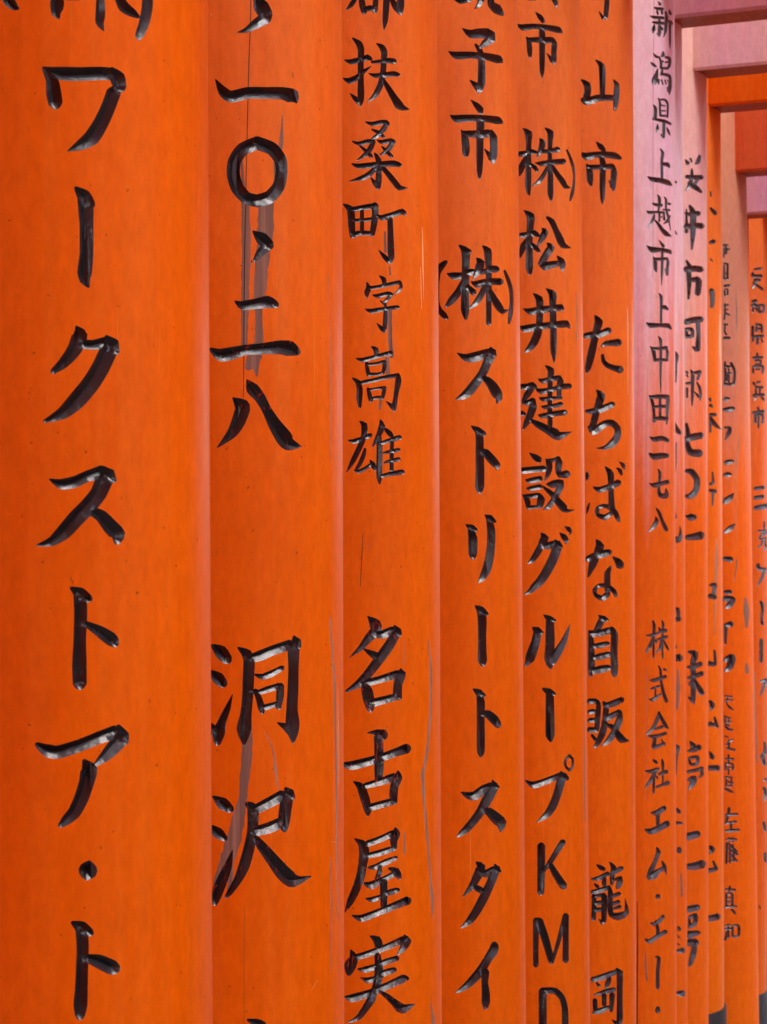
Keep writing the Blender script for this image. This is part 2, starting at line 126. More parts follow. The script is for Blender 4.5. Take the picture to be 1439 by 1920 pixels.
TEXT += [
(6,0,0,1,'top',"1139 -12 8,1138 10 9,1136 33 8/1124 22 2,1131 34 6/1110 -3 5,1150 -3 5"),
(6,1085,80,6,'mountain',"195 195 15,260 260 60,270 400 65,270 600 50/35 420 25,95 470 70,105 540 70,85 630 70,60 650 50/45 640 50,90 660 80,240 620 70,390 620 60/395 420 15,430 470 50,430 560 60,420 680 55,410 755 30"),
(6,1085,80,6,'city',"200 1115 10,250 1170 60,290 1215 40/45 1250 40,90 1280 80,240 1255 60,400 1270 70,470 1300 40/95 1370 25,125 1450 65,130 1550 65,145 1610 25/110 1400 50,250 1400 55,380 1390 60/390 1380 30,400 1450 65,390 1580 60,395 1660 30/340 1545 8,380 1620 45/250 1280 50,275 1350 60,270 1600 60,270 1750 45,268 1815 12"),
(6,1085,580,6.857,'ta',"215 85 30,260 160 100,235 260 85,200 420 85,160 600 90,120 760 70,100 820 20/80 340 60,160 330 80,270 320 80,390 270 80/300 475 30,350 440 60,430 430 75,520 425 90/310 590 40,320 660 50,370 720 60,460 755 70,540 775 90"),
(6,1085,580,6.857,'chi',"230 1035 15,290 1110 100,250 1250 85,210 1400 80,180 1520 80/100 1310 40,180 1310 70,300 1280 80,440 1220 70/135 1510 40,190 1570 90,250 1530 90,340 1470 80,430 1460 80,500 1530 80,500 1630 80,440 1720 90,340 1780 50,230 1785 10"),
(6,1085,820,6,'ba',"95 400 30,100 440 40,90 480 20/125 740 15,105 800 30,95 860 10/305 335 20,360 410 70,365 550 55,370 700 60,375 800 70/170 560 20,230 590 60,330 560 60,450 510 70/370 790 60,280 770 40,215 800 45,215 870 45,300 900 60,360 860 50/370 800 60,420 860 60,455 940 35/465 280 15,500 310 45,515 350 30/430 345 15,470 375 45,485 420 25"),
(6,1085,820,6,'na',"205 1160 30,240 1220 90,210 1310 80,160 1430 80,110 1570 20/100 1370 60,190 1330 70,270 1310 80,350 1290 60/385 1345 15,440 1390 70,470 1440 90/360 1460 30,325 1530 65,325 1640 65,330 1720 70/310 1670 50,230 1665 40,180 1720 45,200 1780 45,270 1810 60,330 1760 60/350 1690 50,400 1730 50,420 1780 40"),
(6,1085,1120,6,'self',"230 205 20,285 245 70,330 255 30/265 250 70,230 320 70,195 380 50/125 380 30,140 480 60,145 650 70,145 800 70,135 880 40/140 410 70,250 400 70,350 370 70/370 350 50,405 420 75,400 600 75,405 800 75,405 870 60/150 550 40,240 540 60,330 520 50/155 680 40,250 665 70,340 640 60/150 830 60,250 810 80,340 790 60"),
(6,1085,1120,6,'sell',"120 1170 60,190 1165 50,225 1200 50,215 1350 60,210 1480 50/120 1290 50,175 1280 50/120 1385 50,175 1380 50/120 1490 60,200 1490 60/150 1550 30,190 1600 40/280 1180 30,310 1230 60,300 1380 60,270 1530 70,210 1650 50,175 1690 20/310 1220 60,400 1190 70,490 1150 60/320 1360 70,400 1320 60,460 1290 60/470 1290 40,460 1380 70,410 1500 70,340 1610 60,265 1670 20/290 1420 20,380 1460 60,440 1540 70,490 1600 80,570 1615 8"),
(6,1085,1600,6,'dragon',"210 130 20,250 160 50,290 180 40/155 290 30,230 280 50,330 230 50/290 270 40,290 350 50/180 345 20,215 375 40/155 440 50,240 415 50,340 385 50/175 480 50,175 600 50,170 740 50/190 480 30,290 470 50/290 480 60,290 600 60,285 760 55/230 740 10,270 780 50/200 560 45,260 555 45/200 635 45,260 630 45/350 100 15,395 160 60,380 250 50,378 340 40/390 215 50,440 190 50,490 165 45/400 300 20,470 280 60,460 340 60,440 380 50/345 370 30,360 450 55,355 600 55,370 690 60,440 710 80,510 690 70,545 650 50,525 510 8/385 480 40,460 455 45/385 570 40,450 545 45/400 620 30,465 600 45"),
(6,1085,1600,6,'hill',"155 1420 50,240 1400 60,350 1360 60,430 1330 50/430 1300 30,470 1350 70/465 1350 65,465 1500 60,465 1700 60,465 1860 65,460 1920 50/375 1870 8,430 1910 50/200 1450 15,230 1490 40/350 1400 40,330 1460 60,310 1510 30/180 1590 20,290 1560 50,400 1530 50/290 1570 50,290 1700 50/185 1650 50,190 1760 50/170 1790 40,250 1770 60,340 1730 40/380 1590 60,370 1770 40"),
(7,1195,0,9.6,'new',"375 20 10,410 80 50/305 130 20,360 155 50,460 160 45/360 205 40,375 260 30/440 200 40,450 250 35/230 285 15,300 310 50,470 325 50/280 400 30,350 410 50,470 420 50/400 340 40,400 480 45,400 600 55,395 655 30/355 595 10,385 630 40/310 450 25,300 520 60,285 590 30/420 480 30,450 530 45/580 175 15,590 230 55,610 260 30/510 210 30,530 300 50,520 420 50,510 560 45,475 670 12/530 370 40,600 400 60,630 430 40/590 420 40,590 600 35,590 780 30,590 870 10"),
(7,1195,0,9.6,'lagoon',"290 960 15,340 1020 45,390 1030 30/245 1120 15,290 1165 50,340 1200 30/370 1240 20,340 1360 70,310 1460 90,300 1520 40/465 930 20,470 990 60,440 1010 40/400 1030 30,430 1130 40,430 1230 45/510 1030 40,580 1050 50,590 1120 50,570 1210 45/440 1100 35,470 1110 30/510 1120 30,550 1115 30/440 1230 40,550 1230 45/450 1270 40,440 1340 50/430 1340 30,500 1340 50,580 1370 55,600 1440 50,590 1580 60,580 1700 20/540 1570 15,565 1640 40/380 1440 50,385 1510 30/440 1440 30,465 1520 25/500 1440 25,520 1510 25/545 1440 20,570 1490 20"),
(7,1195,170,9.6,'prefecture',"380 130 15,410 220 40,410 350 35,420 450 40/410 165 30,500 165 40,550 240 40,550 380 35,545 480 30/420 260 25,500 275 25/420 360 25,510 365 25/420 450 35,530 455 35/295 255 20,330 320 50,330 430 50,320 510 60/280 510 30,400 530 50,520 560 50,600 600 40/370 600 15,365 680 55,350 750 20/480 590 50,480 720 50,475 840 45/425 780 15,455 820 40/535 660 15,560 730 45,590 800 20"),
(7,1195,170,9.6,'upper',"415 1045 20,460 1120 50,445 1250 45,445 1400 45,445 1590 45/450 1320 50,550 1330 70,580 1380 30/185 1540 10,260 1590 70,440 1620 80,560 1660 80,620 1700 30"),
(7,1195,340,9.6,'cross',"365 240 15,400 300 50,400 420 45,380 540 30/280 400 30,350 425 55,440 430 50/170 530 10,210 560 50,350 555 40,470 560 35/310 600 30,290 680 50,250 760 40,195 820 10/400 580 35,400 720 35/400 640 25,450 645 25/310 690 20,380 770 50,450 870 60,530 950 75,620 990 12/485 280 15,520 330 40,520 500 35,560 640 35,600 880 15/470 510 30,580 520 40/480 560 40,490 690 35/560 400 40,590 410 40/590 620 30,540 720 50,480 760 20"),
(7,1195,340,9.6,'city',"395 1055 10,440 1130 45,475 1170 50/170 1155 10,270 1230 90,440 1230 60,590 1270 65,610 1310 20/295 1360 20,325 1450 60,330 1580 55,350 1630 20/310 1400 50,440 1400 50,530 1390 45/535 1370 20,555 1450 50,540 1570 50,540 1680 45/495 1575 10,530 1650 40/450 1270 45,450 1400 45,445 1650 40,440 1870 10"),
(7,1195,540,9.6,'upper',"390 95 15,430 150 50,435 280 45,430 450 40,430 630 40/440 350 50,500 345 70,550 385 40/165 620 15,240 670 80,420 670 60,560 680 75,610 740 30"),
(7,1195,540,9.6,'middle',"380 870 15,420 930 50,425 1050 45,425 1300 45,420 1550 35,425 1890 12/235 1050 15,290 1120 60,310 1220 60,320 1310 40/280 1090 50,420 1090 50,530 1075 60/520 1080 30,545 1150 50,535 1290 40/310 1300 50,430 1290 50,540 1300 45"),
(7,1195,720,6.4,'field',"150 140 20,185 220 35,200 330 30,205 450 35/170 155 35,270 150 45,370 155 45/365 150 30,370 200 40,360 350 30,355 480 18/275 180 30,275 400 28/190 275 20,280 270 35,360 265 30/200 420 30,280 410 45,360 420 40"),
(7,1195,720,6.4,'two',"150 630 8,200 665 50,300 650 50,370 680 40/150 835 25,200 870 65,300 860 60,365 860 45"),
(7,1195,720,6.4,'seven',"145 1190 8,200 1215 50,290 1195 45,370 1175 45/245 1020 10,275 1070 35,265 1180 30,260 1280 35,280 1340 50,350 1335 60,345 1250 10"),
(7,1195,720,6.4,'eight',"220 1590 10,235 1640 45,200 1710 45,140 1775 10/230 1490 15,265 1550 35,300 1640 35,350 1750 45"),
(7,1195,1140,6.857,'stock',"200 165 20,220 220 35,210 400 30,210 640 22/120 355 15,190 350 40,260 330 30/195 400 25,170 480 45,110 570 20/215 400 15,250 440 25/275 250 10,300 290 40,260 340 20/280 310 25,370 290 45/250 410 20,320 385 40,385 370 35/320 160 15,335 220 30,325 400 25,328 650 20/310 410 20,300 500 35,255 570 20/335 410 15,370 480 30,405 540 20"),
(7,1195,1140,6.857,'style',"165 930 15,220 930 45,370 880 35/180 1040 25,280 1005 30/235 1020 20,235 1130 22/155 1170 15,200 1180 45,300 1110 25/275 745 15,300 800 30,310 950 30,340 1100 40,380 1200 40/340 780 20,370 800 30"),
(7,1195,1140,6.857,'meet',"280 1340 30,260 1430 40,200 1550 40,125 1620 25/280 1345 25,320 1430 40,370 1520 45,405 1550 15/225 1560 20,320 1530 40/140 1640 15,200 1655 45,280 1640 40,370 1610 35/230 1680 40,215 1790 50,280 1770 40,350 1740 35/310 1690 15,350 1760 30"),
(7,1195,1400,6.857,'shrine',"205 165 15,235 195 40,260 215 20/110 315 20,190 320 50,265 290 45/240 320 30,180 430 45,110 520 25/215 400 30,212 600 25/235 370 20,265 410 25/320 165 20,330 220 35,330 350 25,330 470 20/280 355 30,380 320 45/250 520 30,330 490 35,400 465 50"),
(7,1195,1400,6.857,'e',"180 850 20,250 850 60,350 790 60/265 870 50,265 1010 40/110 1070 30,180 1090 70,300 1040 65,385 990 75"),
(7,1195,1400,6.857,'mu',"250 1300 20,275 1350 50,230 1480 45,180 1590 60,160 1680 70/150 1640 40,200 1660 90,290 1590 50,350 1560 50/320 1470 15,350 1540 45,375 1640 15"),
(7,1195,1660,7.385,'dot',"285 150 62,291 160 62"),
(7,1195,1660,7.385,'e',"185 515 15,230 540 45,310 490 50,360 430 45/260 500 40,285 600 40,285 680 40/110 745 20,170 775 55,290 700 50,400 640 50"),
(7,1195,1660,7.385,'bar',"260 990 30,300 1010 45,285 1200 45,285 1400 45,288 1445 20"),
(7,1195,1660,7.385,'dot',"285 1700 50,285 1740 65"),
(8,1195,170,9.6,'bit',"682 1640 40,700 1650 40"),
(8,1195,340,9.6,'bit',"680 890 20,710 950 30"),
(8,1195,540,9.6,'bit',"670 1140 30,710 1220 70,695 1350 55,690 1550 45,685 1690 40"),
(8,1195,720,6.4,'bit',"435 420 5,470 540 55,520 590 40"),
(8,1195,720,6.4,'bit',"445 1520 20,460 1600 35/435 1840 40,480 1870 70,520 1840 50,515 1710 8"),
(8,1195,1140,6.857,'bit',"475 10 40,520 20 50,530 100 40/475 145 50,545 140 60"),
(8,1195,1140,6.857,'bit',"475 430 5,500 510 30/480 640 70,550 640 85"),
(8,1195,1140,6.857,'bit',"490 1770 30,520 1790 55,510 1900 28,505 2040 22,505 2130 10"),
(8,1195,1400,6.857,'bit',"505 800 30,540 840 50/505 980 40,575 985 30"),
(8,1195,1400,6.857,'bit',"535 1310 50,545 1345 60"),
(8,1195,1660,7.385,'bit',"565 570 20,585 610 50/560 700 20,590 730 15/565 810 20,590 830 15/560 910 40,635 900 70"),
(8,1195,1660,7.385,'bit',"565 1490 50,630 1500 80"),
(9,1180,0,4,'cherry',"420 1195 5,440 1225 30/460 1190 15,470 1215 12/530 1170 20,515 1215 30,495 1230 10/470 1270 15,470 1330 25,450 1400 25,425 1430 10/430 1325 25,480 1330 30,545 1330 30/440 1370 10,490 1400 35,540 1440 20/520 1340 20,490 1380 25"),
(9,1180,0,4,'well',"425 1600 20,470 1610 30,520 1600 35/425 1700 35,490 1690 35,545 1695 40/430 1570 10,430 1740 25/455 1545 20,480 1600 40,478 1750 35,470 1870 12"),
(9,1180,480,4,'city',"430 35 15,455 80 30/425 100 40,490 95 40,540 100 40/445 110 35,450 200 30,445 320 15/470 180 30,520 180 40,515 280 40"),
(9,1180,480,4,'nook',"430 495 40,480 480 40,540 475 40/430 545 20,432 610 20/435 550 25,470 550 25,475 600 25,435 600 25/515 490 30,520 600 28,515 700 35/475 680 10,505 705 30"),
(9,1180,480,4,'part',"430 880 40,480 885 40,540 880 40/480 880 40,478 1000 30,470 1100 15/435 960 15,440 1040 20/530 900 30,505 960 25,530 1010 35,535 1070 20"),
(9,1180,480,4,'seven',"430 1370 40,490 1355 45,545 1345 40/430 1260 20,440 1330 30,435 1400 30,460 1470 45,530 1480 50"),
(9,1180,480,4,'zero',"430 1610 25,470 1620 40,510 1680 40,500 1760 40,460 1800 40,430 1800 25"),
(9,1180,960,4,'two',"430 30 15,460 40 50,495 38 30/435 190 35,490 185 45,540 175 55"),
(9,1180,960,4,'stock',"445 1050 20,480 1090 50,480 1200 40,480 1300 40,478 1420 20/445 1150 30,490 1150 35,540 1150 35/445 1240 40,500 1230 40,550 1225 35/490 1240 30,520 1300 40,560 1360 30"),
(9,1180,960,4,'inn',"460 1720 20,480 1750 35/445 1785 30,480 1770 40,525 1765 35/450 1820 20,455 1900 20/460 1835 30,515 1840 30/515 1840 30,510 1900 30/455 1910 30,515 1900 30/445 1935 30,500 1935 40,550 1930 35/440 2010 30,490 2005 40,470 2060 45,445 2080 15"),
(9,1180,1440,4,'two',"440 515 50,515 495 45/440 740 40,500 735 50,550 720 55"),
(9,1180,1440,4,'number',"445 1060 45,515 1045 40/450 1120 15,455 1180 20/455 1120 25,500 1105 30,490 1170 30,455 1190 30/450 1250 50,520 1235 30/450 1310 50,500 1310 50/495 1310 30,480 1400 40,455 1480 25"),
(10,1180,0,4,'bit',"610 1440 10,615 1470 15"),
(10,1180,0,4,'bit',"610 1560 15,645 1600 30"),
(10,1180,0,4,'bit',"610 1820 25,635 1810 30"),
(10,1180,480,4,'bit',"610 20 10,625 40 10"),
(10,1180,480,4,'bit',"610 260 25,620 260 35,625 340 30,620 380 25"),
(10,1180,480,4,'bit',"610 1120 25,620 1130 20/610 1190 25,650 1190 20/610 1200 20,608 1320 15/610 1210 20,640 1260 30,690 1300 10/605 1070 20,610 1090 15"),
(10,1180,480,4,'bit',"625 1620 10,630 1700 20,610 1710 25/608 1760 25,650 1765 25/628 1770 22,625 1870 10"),
(10,1180,960,4,'bit',"610 550 20,645 545 30,640 570 30/640 570 25,630 620 25/605 630 35,645 640 30"),
(10,1180,960,4,'bit',"640 1040 15,645 1140 25,600 1135 35"),
(10,1180,960,4,'bit',"605 1420 20,625 1450 35,610 1490 10/640 1540 15,660 1610 25/605 1590 35,650 1600 20"),
(10,1180,960,4,'bit',"605 1800 15,625 1840 35/600 1920 35,665 1920 40"),
(10,1180,1440,4,'bit',"605 590 20,625 610 40,605 640 15/630 700 15,655 760 25/595 770 35,650 760 25"),
(10,1180,1440,4,'bit',"600 1130 40,665 1115 45"),
(11,1180,0,4,'bit',"715 1870 30,755 1850 15/730 1830 25,730 1900 15"),
(11,1180,480,4,'bit',"720 50 30,740 60 25,740 160 25,720 170 30/725 60 20,725 170 15"),
(11,1180,480,4,'bit',"710 230 20,750 225 20/725 230 20,725 300 20/715 265 20,750 270 20"),
(11,1180,480,4,'bit',"710 360 15,755 360 20/735 380 15,730 450 15/715 420 20,750 430 20/725 470 25,725 485 25"),
(11,1180,480,4,'bit',"720 520 25,720 600 20/725 600 25,755 620 25"),
(11,1180,480,4,'country',"720 800 20,720 970 20/725 820 30,780 820 25/785 820 30,785 960 30/725 960 30,790 950 40/735 870 20,770 880 30,740 920 30,775 930 20"),
(11,1180,480,4,'two',"715 1075 30,745 1075 30/710 1160 40,780 1150 50"),
(11,1180,480,4,'bit',"720 1300 30,755 1290 40,740 1350 45,715 1380 15"),
(11,1180,480,4,'bit',"720 1550 20,760 1560 50/715 1640 40,765 1640 40"),
(11,1180,480,4,'bit',"720 1840 40,760 1810 35,785 1780 8"),
(11,1180,960,4,'bit',"720 150 25,760 120 35,795 90 8"),
(11,1180,960,4,'bit',"715 350 30,765 355 35"),
(11,1180,960,4,'bit',"720 600 25,760 600 30/720 650 40,780 655 35,750 700 40,725 720 15"),
(11,1180,960,4,'bit',"720 850 25,765 840 40/725 860 25,722 990 15"),
(11,1180,960,4,'bit',"720 1110 30,770 1090 50,755 1160 45,720 1190 20"),
(11,1180,960,4,'bit',"720 1380 20,770 1390 25/740 1390 15,730 1440 15,780 1480 15"),
(11,1180,960,4,'bit',"720 1540 20,765 1545 20/720 1570 20,770 1580 20/740 1540 15,730 1600 15,785 1635 25"),
(11,1180,960,4,'bit',"725 1760 20,780 1770 20/755 1700 15,750 1780 20/720 1860 25,780 1860 25/750 1820 20,745 1910 25"),
(11,1180,1440,4,'bit',"725 20 20,775 30 20/750 0 20,745 60 20/725 90 20,725 180 20/735 90 20,780 95 20/735 130 20,780 130 20/730 180 25,780 180 25"),
(11,1180,1440,4,'left',"740 310 25,745 400 25/725 360 25,800 355 30/725 400 20,725 470 25/760 400 20,765 470 20/725 470 35,820 465 35"),
(11,1180,1440,4,'wisteria',"725 545 25,795 540 25/750 520 20,750 570 20/725 590 25,725 700 25/735 620 25,800 600 25/770 570 20,770 700 25/735 650 25,810 650 25/740 700 30,800 700 25"),
(11,1180,1440,4,'true',"725 910 25,790 915 25/760 890 20,760 930 20/730 950 20,730 1030 20/740 950 20,780 950 20,780 1030 20/735 990 20,780 990 20/725 1040 25,800 1040 25/760 1070 25,790 1080 20"),
(11,1180,1440,4,'know',"730 1180 20,770 1180 20/725 1220 20,780 1220 20/750 1180 20,730 1290 20/790 1190 20,790 1270 20/800 1185 20,820 1190 20,820 1270 20,795 1270 20"),
(13,1180,480,4,'love',"940 100 15,990 95 20/925 130 20,925 160 15/930 150 20,990 150 25/940 180 20,980 180 20/960 190 20,925 240 15/930 200 15,1000 250 20"),
(13,1180,480,4,'know',"925 340 20,955 340 20/920 370 20,960 370 20/945 330 18,925 420 15/950 390 15,965 410 15/975 370 20,975 420 18/980 370 18,1010 370 18,1008 415 18,980 420 18"),
(13,1180,480,4,'prefecture',"955 510 18,955 570 18/960 515 18,995 520 18,995 570 18/960 545 15,990 545 15/925 530 20,925 600 20/925 605 20,1005 600 20/965 610 20,960 660 18/930 620 18,925 645 10/990 620 10,1000 645 15"),
(13,1180,480,4,'tall',"960 730 15,960 750 18/930 765 20,1000 760 18/945 785 15,985 785 15,985 810 15,945 815 15/930 830 18,930 880 15/935 830 18,1000 825 18,1000 875 18/955 850 14,980 850 14"),
(13,1180,480,4,'beach',"930 950 15,940 965 18/960 950 20,980 945 15/950 975 15,950 1040 15/955 985 18,1000 985 18/980 990 15,980 1040 15/930 1045 20,1015 1040 20/950 1060 18,935 1080 10/990 1060 15,1015 1080 15"),
(13,1180,480,4,'city',"965 1135 15,970 1155 18/930 1175 20,1010 1165 22/945 1195 18,945 1250 18/950 1195 18,1000 1190 18,1000 1250 18/970 1180 18,970 1290 12"),
(13,1180,480,4,'three',"945 1745 25,1010 1735 25/945 1815 30,1005 1805 25/945 1890 30,1030 1875 35"),
(13,1180,960,4,'excel',"1010 80 15,1010 130 15/975 120 20,1030 114 20/985 150 15,1020 150 15/1005 130 20,1000 200 20,965 240 10/1010 190 20,1025 230 20,1015 270 15"),
(13,1180,960,4,'ke',"965 395 25,1000 430 30,1032 425 30/1010 430 25,985 500 20,965 550 10"),
(13,1180,960,4,'bar',"985 680 25,1000 700 25,998 840 25"),
(13,1180,960,4,'bar',"990 960 25,990 1120 25"),
(13,1180,960,4,'a',"985 1270 15,1030 1260 25/1020 1280 25,985 1370 12"),
(13,1180,960,4,'bit',"1015 1730 15,1020 1800 25,1000 1830 30,1015 1890 25"),
(13,1180,1440,4,'bit',"1010 90 15,1026 85 20/1010 150 20,1026 180 25,1010 240 15"),
(13,1180,1440,4,'bit',"1010 410 20,1020 470 20"),
(13,1180,1440,4,'bit',"1018 640 20,1025 700 20"),
]
TEXT = [t for t in TEXT if not (t[0] == 11 and (t[2] == 960 and float(t[5].split()[1]) > 1370 or t[2] == 1440 or (t[2] == 480 and float(t[5].split()[1]) < 1700) or t[2] == 0)
        or t[0] == 9 and t[4] in ('part', 'stock', 'inn') or t[0] == 13 and (t[4] in ('excel', 'ke') or (t[4] == 'bar' and float(t[5].split()[1]) < 900)))]
TEXT += [
(9,1280,660,7.055,'part',"50 260 25,70 280 25/55 300 20,70 330 20/50 415 30,120 410 35/60 480 30,60 600 25/110 240 20,135 300 45,132 450 40,130 600 35,125 710 15/140 280 30,190 270 40,235 265 45/225 290 35,200 360 35/190 400 20,225 470 35,240 560 35,235 640 15/160 530 15,215 590 35"),
(9,1280,1200,4.233,'stock',"50 95 20,100 110 45,85 180 40,85 300 35,85 440 35,90 505 15/45 215 20,85 215 30,145 190 35/45 300 20,90 290 30,155 265 35/85 310 20,60 350 30/95 310 15,130 380 35,155 420 45,175 420 10/50 455 15,85 485 35"),
(9,1280,1200,4.233,'inn',"65 810 20,85 840 40/50 880 20,90 870 35,135 850 40/50 935 15,60 980 20/60 935 20,120 930 25,115 980 25,65 990 20/45 1045 25,100 1035 25,155 1020 30/150 1025 25,155 1070 25,130 1090 15/50 1110 25,95 1095 40,80 1140 40,50 1185 15"),
(11,1350,450,6.04,'a',"45 60 25,90 60 20/70 50 20,70 150 30/50 110 20,110 105 20/48 100 18,45 200 15"),
(11,1350,450,6.04,'b',"50 265 20,95 275 20/90 280 22,85 440 25/50 290 18,48 440 18/55 440 25,90 435 25/60 380 20,85 380 20"),
(11,1350,450,6.04,'c',"50 520 25,110 515 25/55 560 20,55 630 18/60 560 18,90 560 18,85 620 20,55 630 18"),
(11,1350,450,6.04,'d',"50 740 20,95 735 20/60 720 15,60 820 18,110 850 20/50 790 15,90 790 18/55 840 18,50 900 20"),
(11,1350,450,6.04,'e',"50 955 20,85 960 22/60 960 18,55 1040 18,75 1070 20/50 1110 30,110 1110 30"),
(11,1350,660,5.29,'country',"50 100 20,55 210 22,50 330 22/55 140 20,100 150 22/110 110 25,145 180 25,145 260 25,135 320 25/60 210 18,110 215 20/75 230 18,65 290 18/60 320 22,130 320 28/90 160 16,90 300 16"),
(11,1350,660,5.29,'two',"40 475 25,65 465 35,90 465 25/40 570 30,85 570 45,135 560 35"),
(11,1350,660,5.29,'fu',"50 750 20,100 755 30,90 800 40,55 870 15"),
(11,1350,660,5.29,'mi',"50 1095 25,85 1090 40,130 1085 30/55 1110 20,90 1110 20/45 1220 30,80 1215 45,110 1215 25"),
(11,1350,1290,6.04,'big',"60 90 20,135 100 20/60 140 18,150 135 18/90 90 16,75 170 18/80 180 15,110 220 25,155 250 12"),
(11,1350,1290,6.04,'slope',"60 320 22,60 400 18/70 330 20,120 345 20/70 385 18,130 385 18/100 340 16,100 400 18/60 430 18,100 470 28,155 475 15/65 410 18,110 430 18"),
(11,1350,1290,6.04,'pref',"60 545 18,90 560 15/90 610 22,150 585 20/105 590 20,100 680 25/70 640 18,110 640 18/80 685 22,170 700 22"),
(11,1350,1290,6.04,'city',"65 800 22,155 805 22/100 760 20,100 860 22/65 850 22,65 930 20/70 860 20,150 865 20,145 930 22/70 900 18,140 900 18/100 900 18,98 980 15"),
(11,1350,1290,6.04,'dan',"60 1010 20,140 1015 20/75 1005 18,70 1110 18/90 1060 20,150 1080 20/130 1010 18,130 1100 18/60 1140 22,100 1160 28,155 1185 15/70 1110 20,140 1110 20"),
(11,1350,1500,4.536,'left',"80 70 25,70 130 22,50 200 20/50 130 20,100 125 22,150 120 20/60 195 18,135 185 22/95 190 18,95 250 18/50 265 20,100 260 25,160 255 22"),
(11,1350,1500,4.536,'wisteria',"55 335 16,140 335 20/80 320 14,80 355 14/110 320 14,110 355 14/60 370 20,55 540 18/65 375 16,85 380 16,85 530 18/65 420 14,85 420 14/95 390 18,145 440 18/100 430 18,150 465 18/110 380 14,120 520 18/95 470 18,150 520 16/100 520 14,120 500 14"),
(11,1350,1500,4.536,'true',"50 760 18,130 765 20/85 735 16,80 780 18/55 800 18,55 900 18/60 800 16,105 800 18,105 900 18/60 835 14,100 835 14/60 870 14,100 870 14/45 910 18,140 905 18/100 930 18,130 965 18"),
(11,1350,1500,4.536,'harmony',"45 1070 16,90 1065 16/45 1100 18,95 1095 18/72 1060 16,72 1170 18/60 1120 14,45 1190 20/110 1070 18,108 1160 18/115 1070 18,160 1070 20,158 1155 20,112 1160 18"),
(13,1399,960,5.29,'excel',"180 95 12,180 150 20/120 185 18,205 190 20/180 150 16,178 240 18/170 200 16,130 260 18/190 200 16,208 220 12/140 270 18,200 265 20/165 270 15,150 330 20,115 350 12/190 260 16,190 310 18,200 350 22,175 375 14"),
(13,1399,960,5.29,'ke',"110 520 18,130 560 35,200 570 25/125 525 30,115 550 30/180 580 30,160 650 28,115 730 15"),
(13,1399,960,5.29,'bar',"140 890 20,165 920 35,160 1000 25,155 1080 25,165 1110 30"),
]
# ------------------------------------------------------------ materials
def new_mat(name):
    m = bpy.data.materials.new(name)
    m.use_nodes = True
    nt = m.node_tree
    b = nt.nodes["Principled BSDF"]
    return m, nt, b

def N(nt, typ, **kw):
    n = nt.nodes.new(typ)
    for k, v in kw.items():
        setattr(n, k, v)
    return n

def mapping(nt, scale, obj=True):
    tc = N(nt, "ShaderNodeTexCoord")
    mp = N(nt, "ShaderNodeMapping")
    mp.inputs['Scale'].default_value = scale
    nt.links.new(tc.outputs['Object'], mp.inputs[0])
    return mp

def noise(nt, scale_vec, scale, detail=4, rough=0.55):
    mp = mapping(nt, scale_vec)
    n = N(nt, "ShaderNodeTexNoise")
    n.inputs['Scale'].default_value = scale
    n.inputs['Detail'].default_value = detail
    n.inputs['Roughness'].default_value = rough
    nt.links.new(mp.outputs[0], n.inputs['Vector'])
    return n.outputs['Fac']

def ramp(nt, fac, a, b, ca=(0, 0, 0, 1), cb=(1, 1, 1, 1)):
    r = N(nt, "ShaderNodeValToRGB")
    r.color_ramp.elements[0].position = a
    r.color_ramp.elements[1].position = b
    r.color_ramp.elements[0].color = ca
    r.color_ramp.elements[1].color = cb
    nt.links.new(fac, r.inputs[0])
    return r.outputs[0]

def mix(nt, fac, c1, c2, blend='MIX'):
    m = N(nt, "ShaderNodeMix", data_type='RGBA', blend_type=blend)
    for sock, v in ((m.inputs[0], fac), (m.inputs[6], c1), (m.inputs[7], c2)):
        if isinstance(v, (int, float)):
            sock.default_value = v
        elif isinstance(v, tuple):
            sock.default_value = v if len(v) == 4 else v + (1,)
        else:
            nt.links.new(v, sock)
    return m.outputs[2]

def math_(nt, op, a, b=None):
    m = N(nt, "ShaderNodeMath", operation=op)
    for i, v in enumerate((a, b)):
        if v is None:
            continue
        if isinstance(v, (int, float)):
            m.inputs[i].default_value = v
        else:
            nt.links.new(v, m.inputs[i])
    return m.outputs[0]

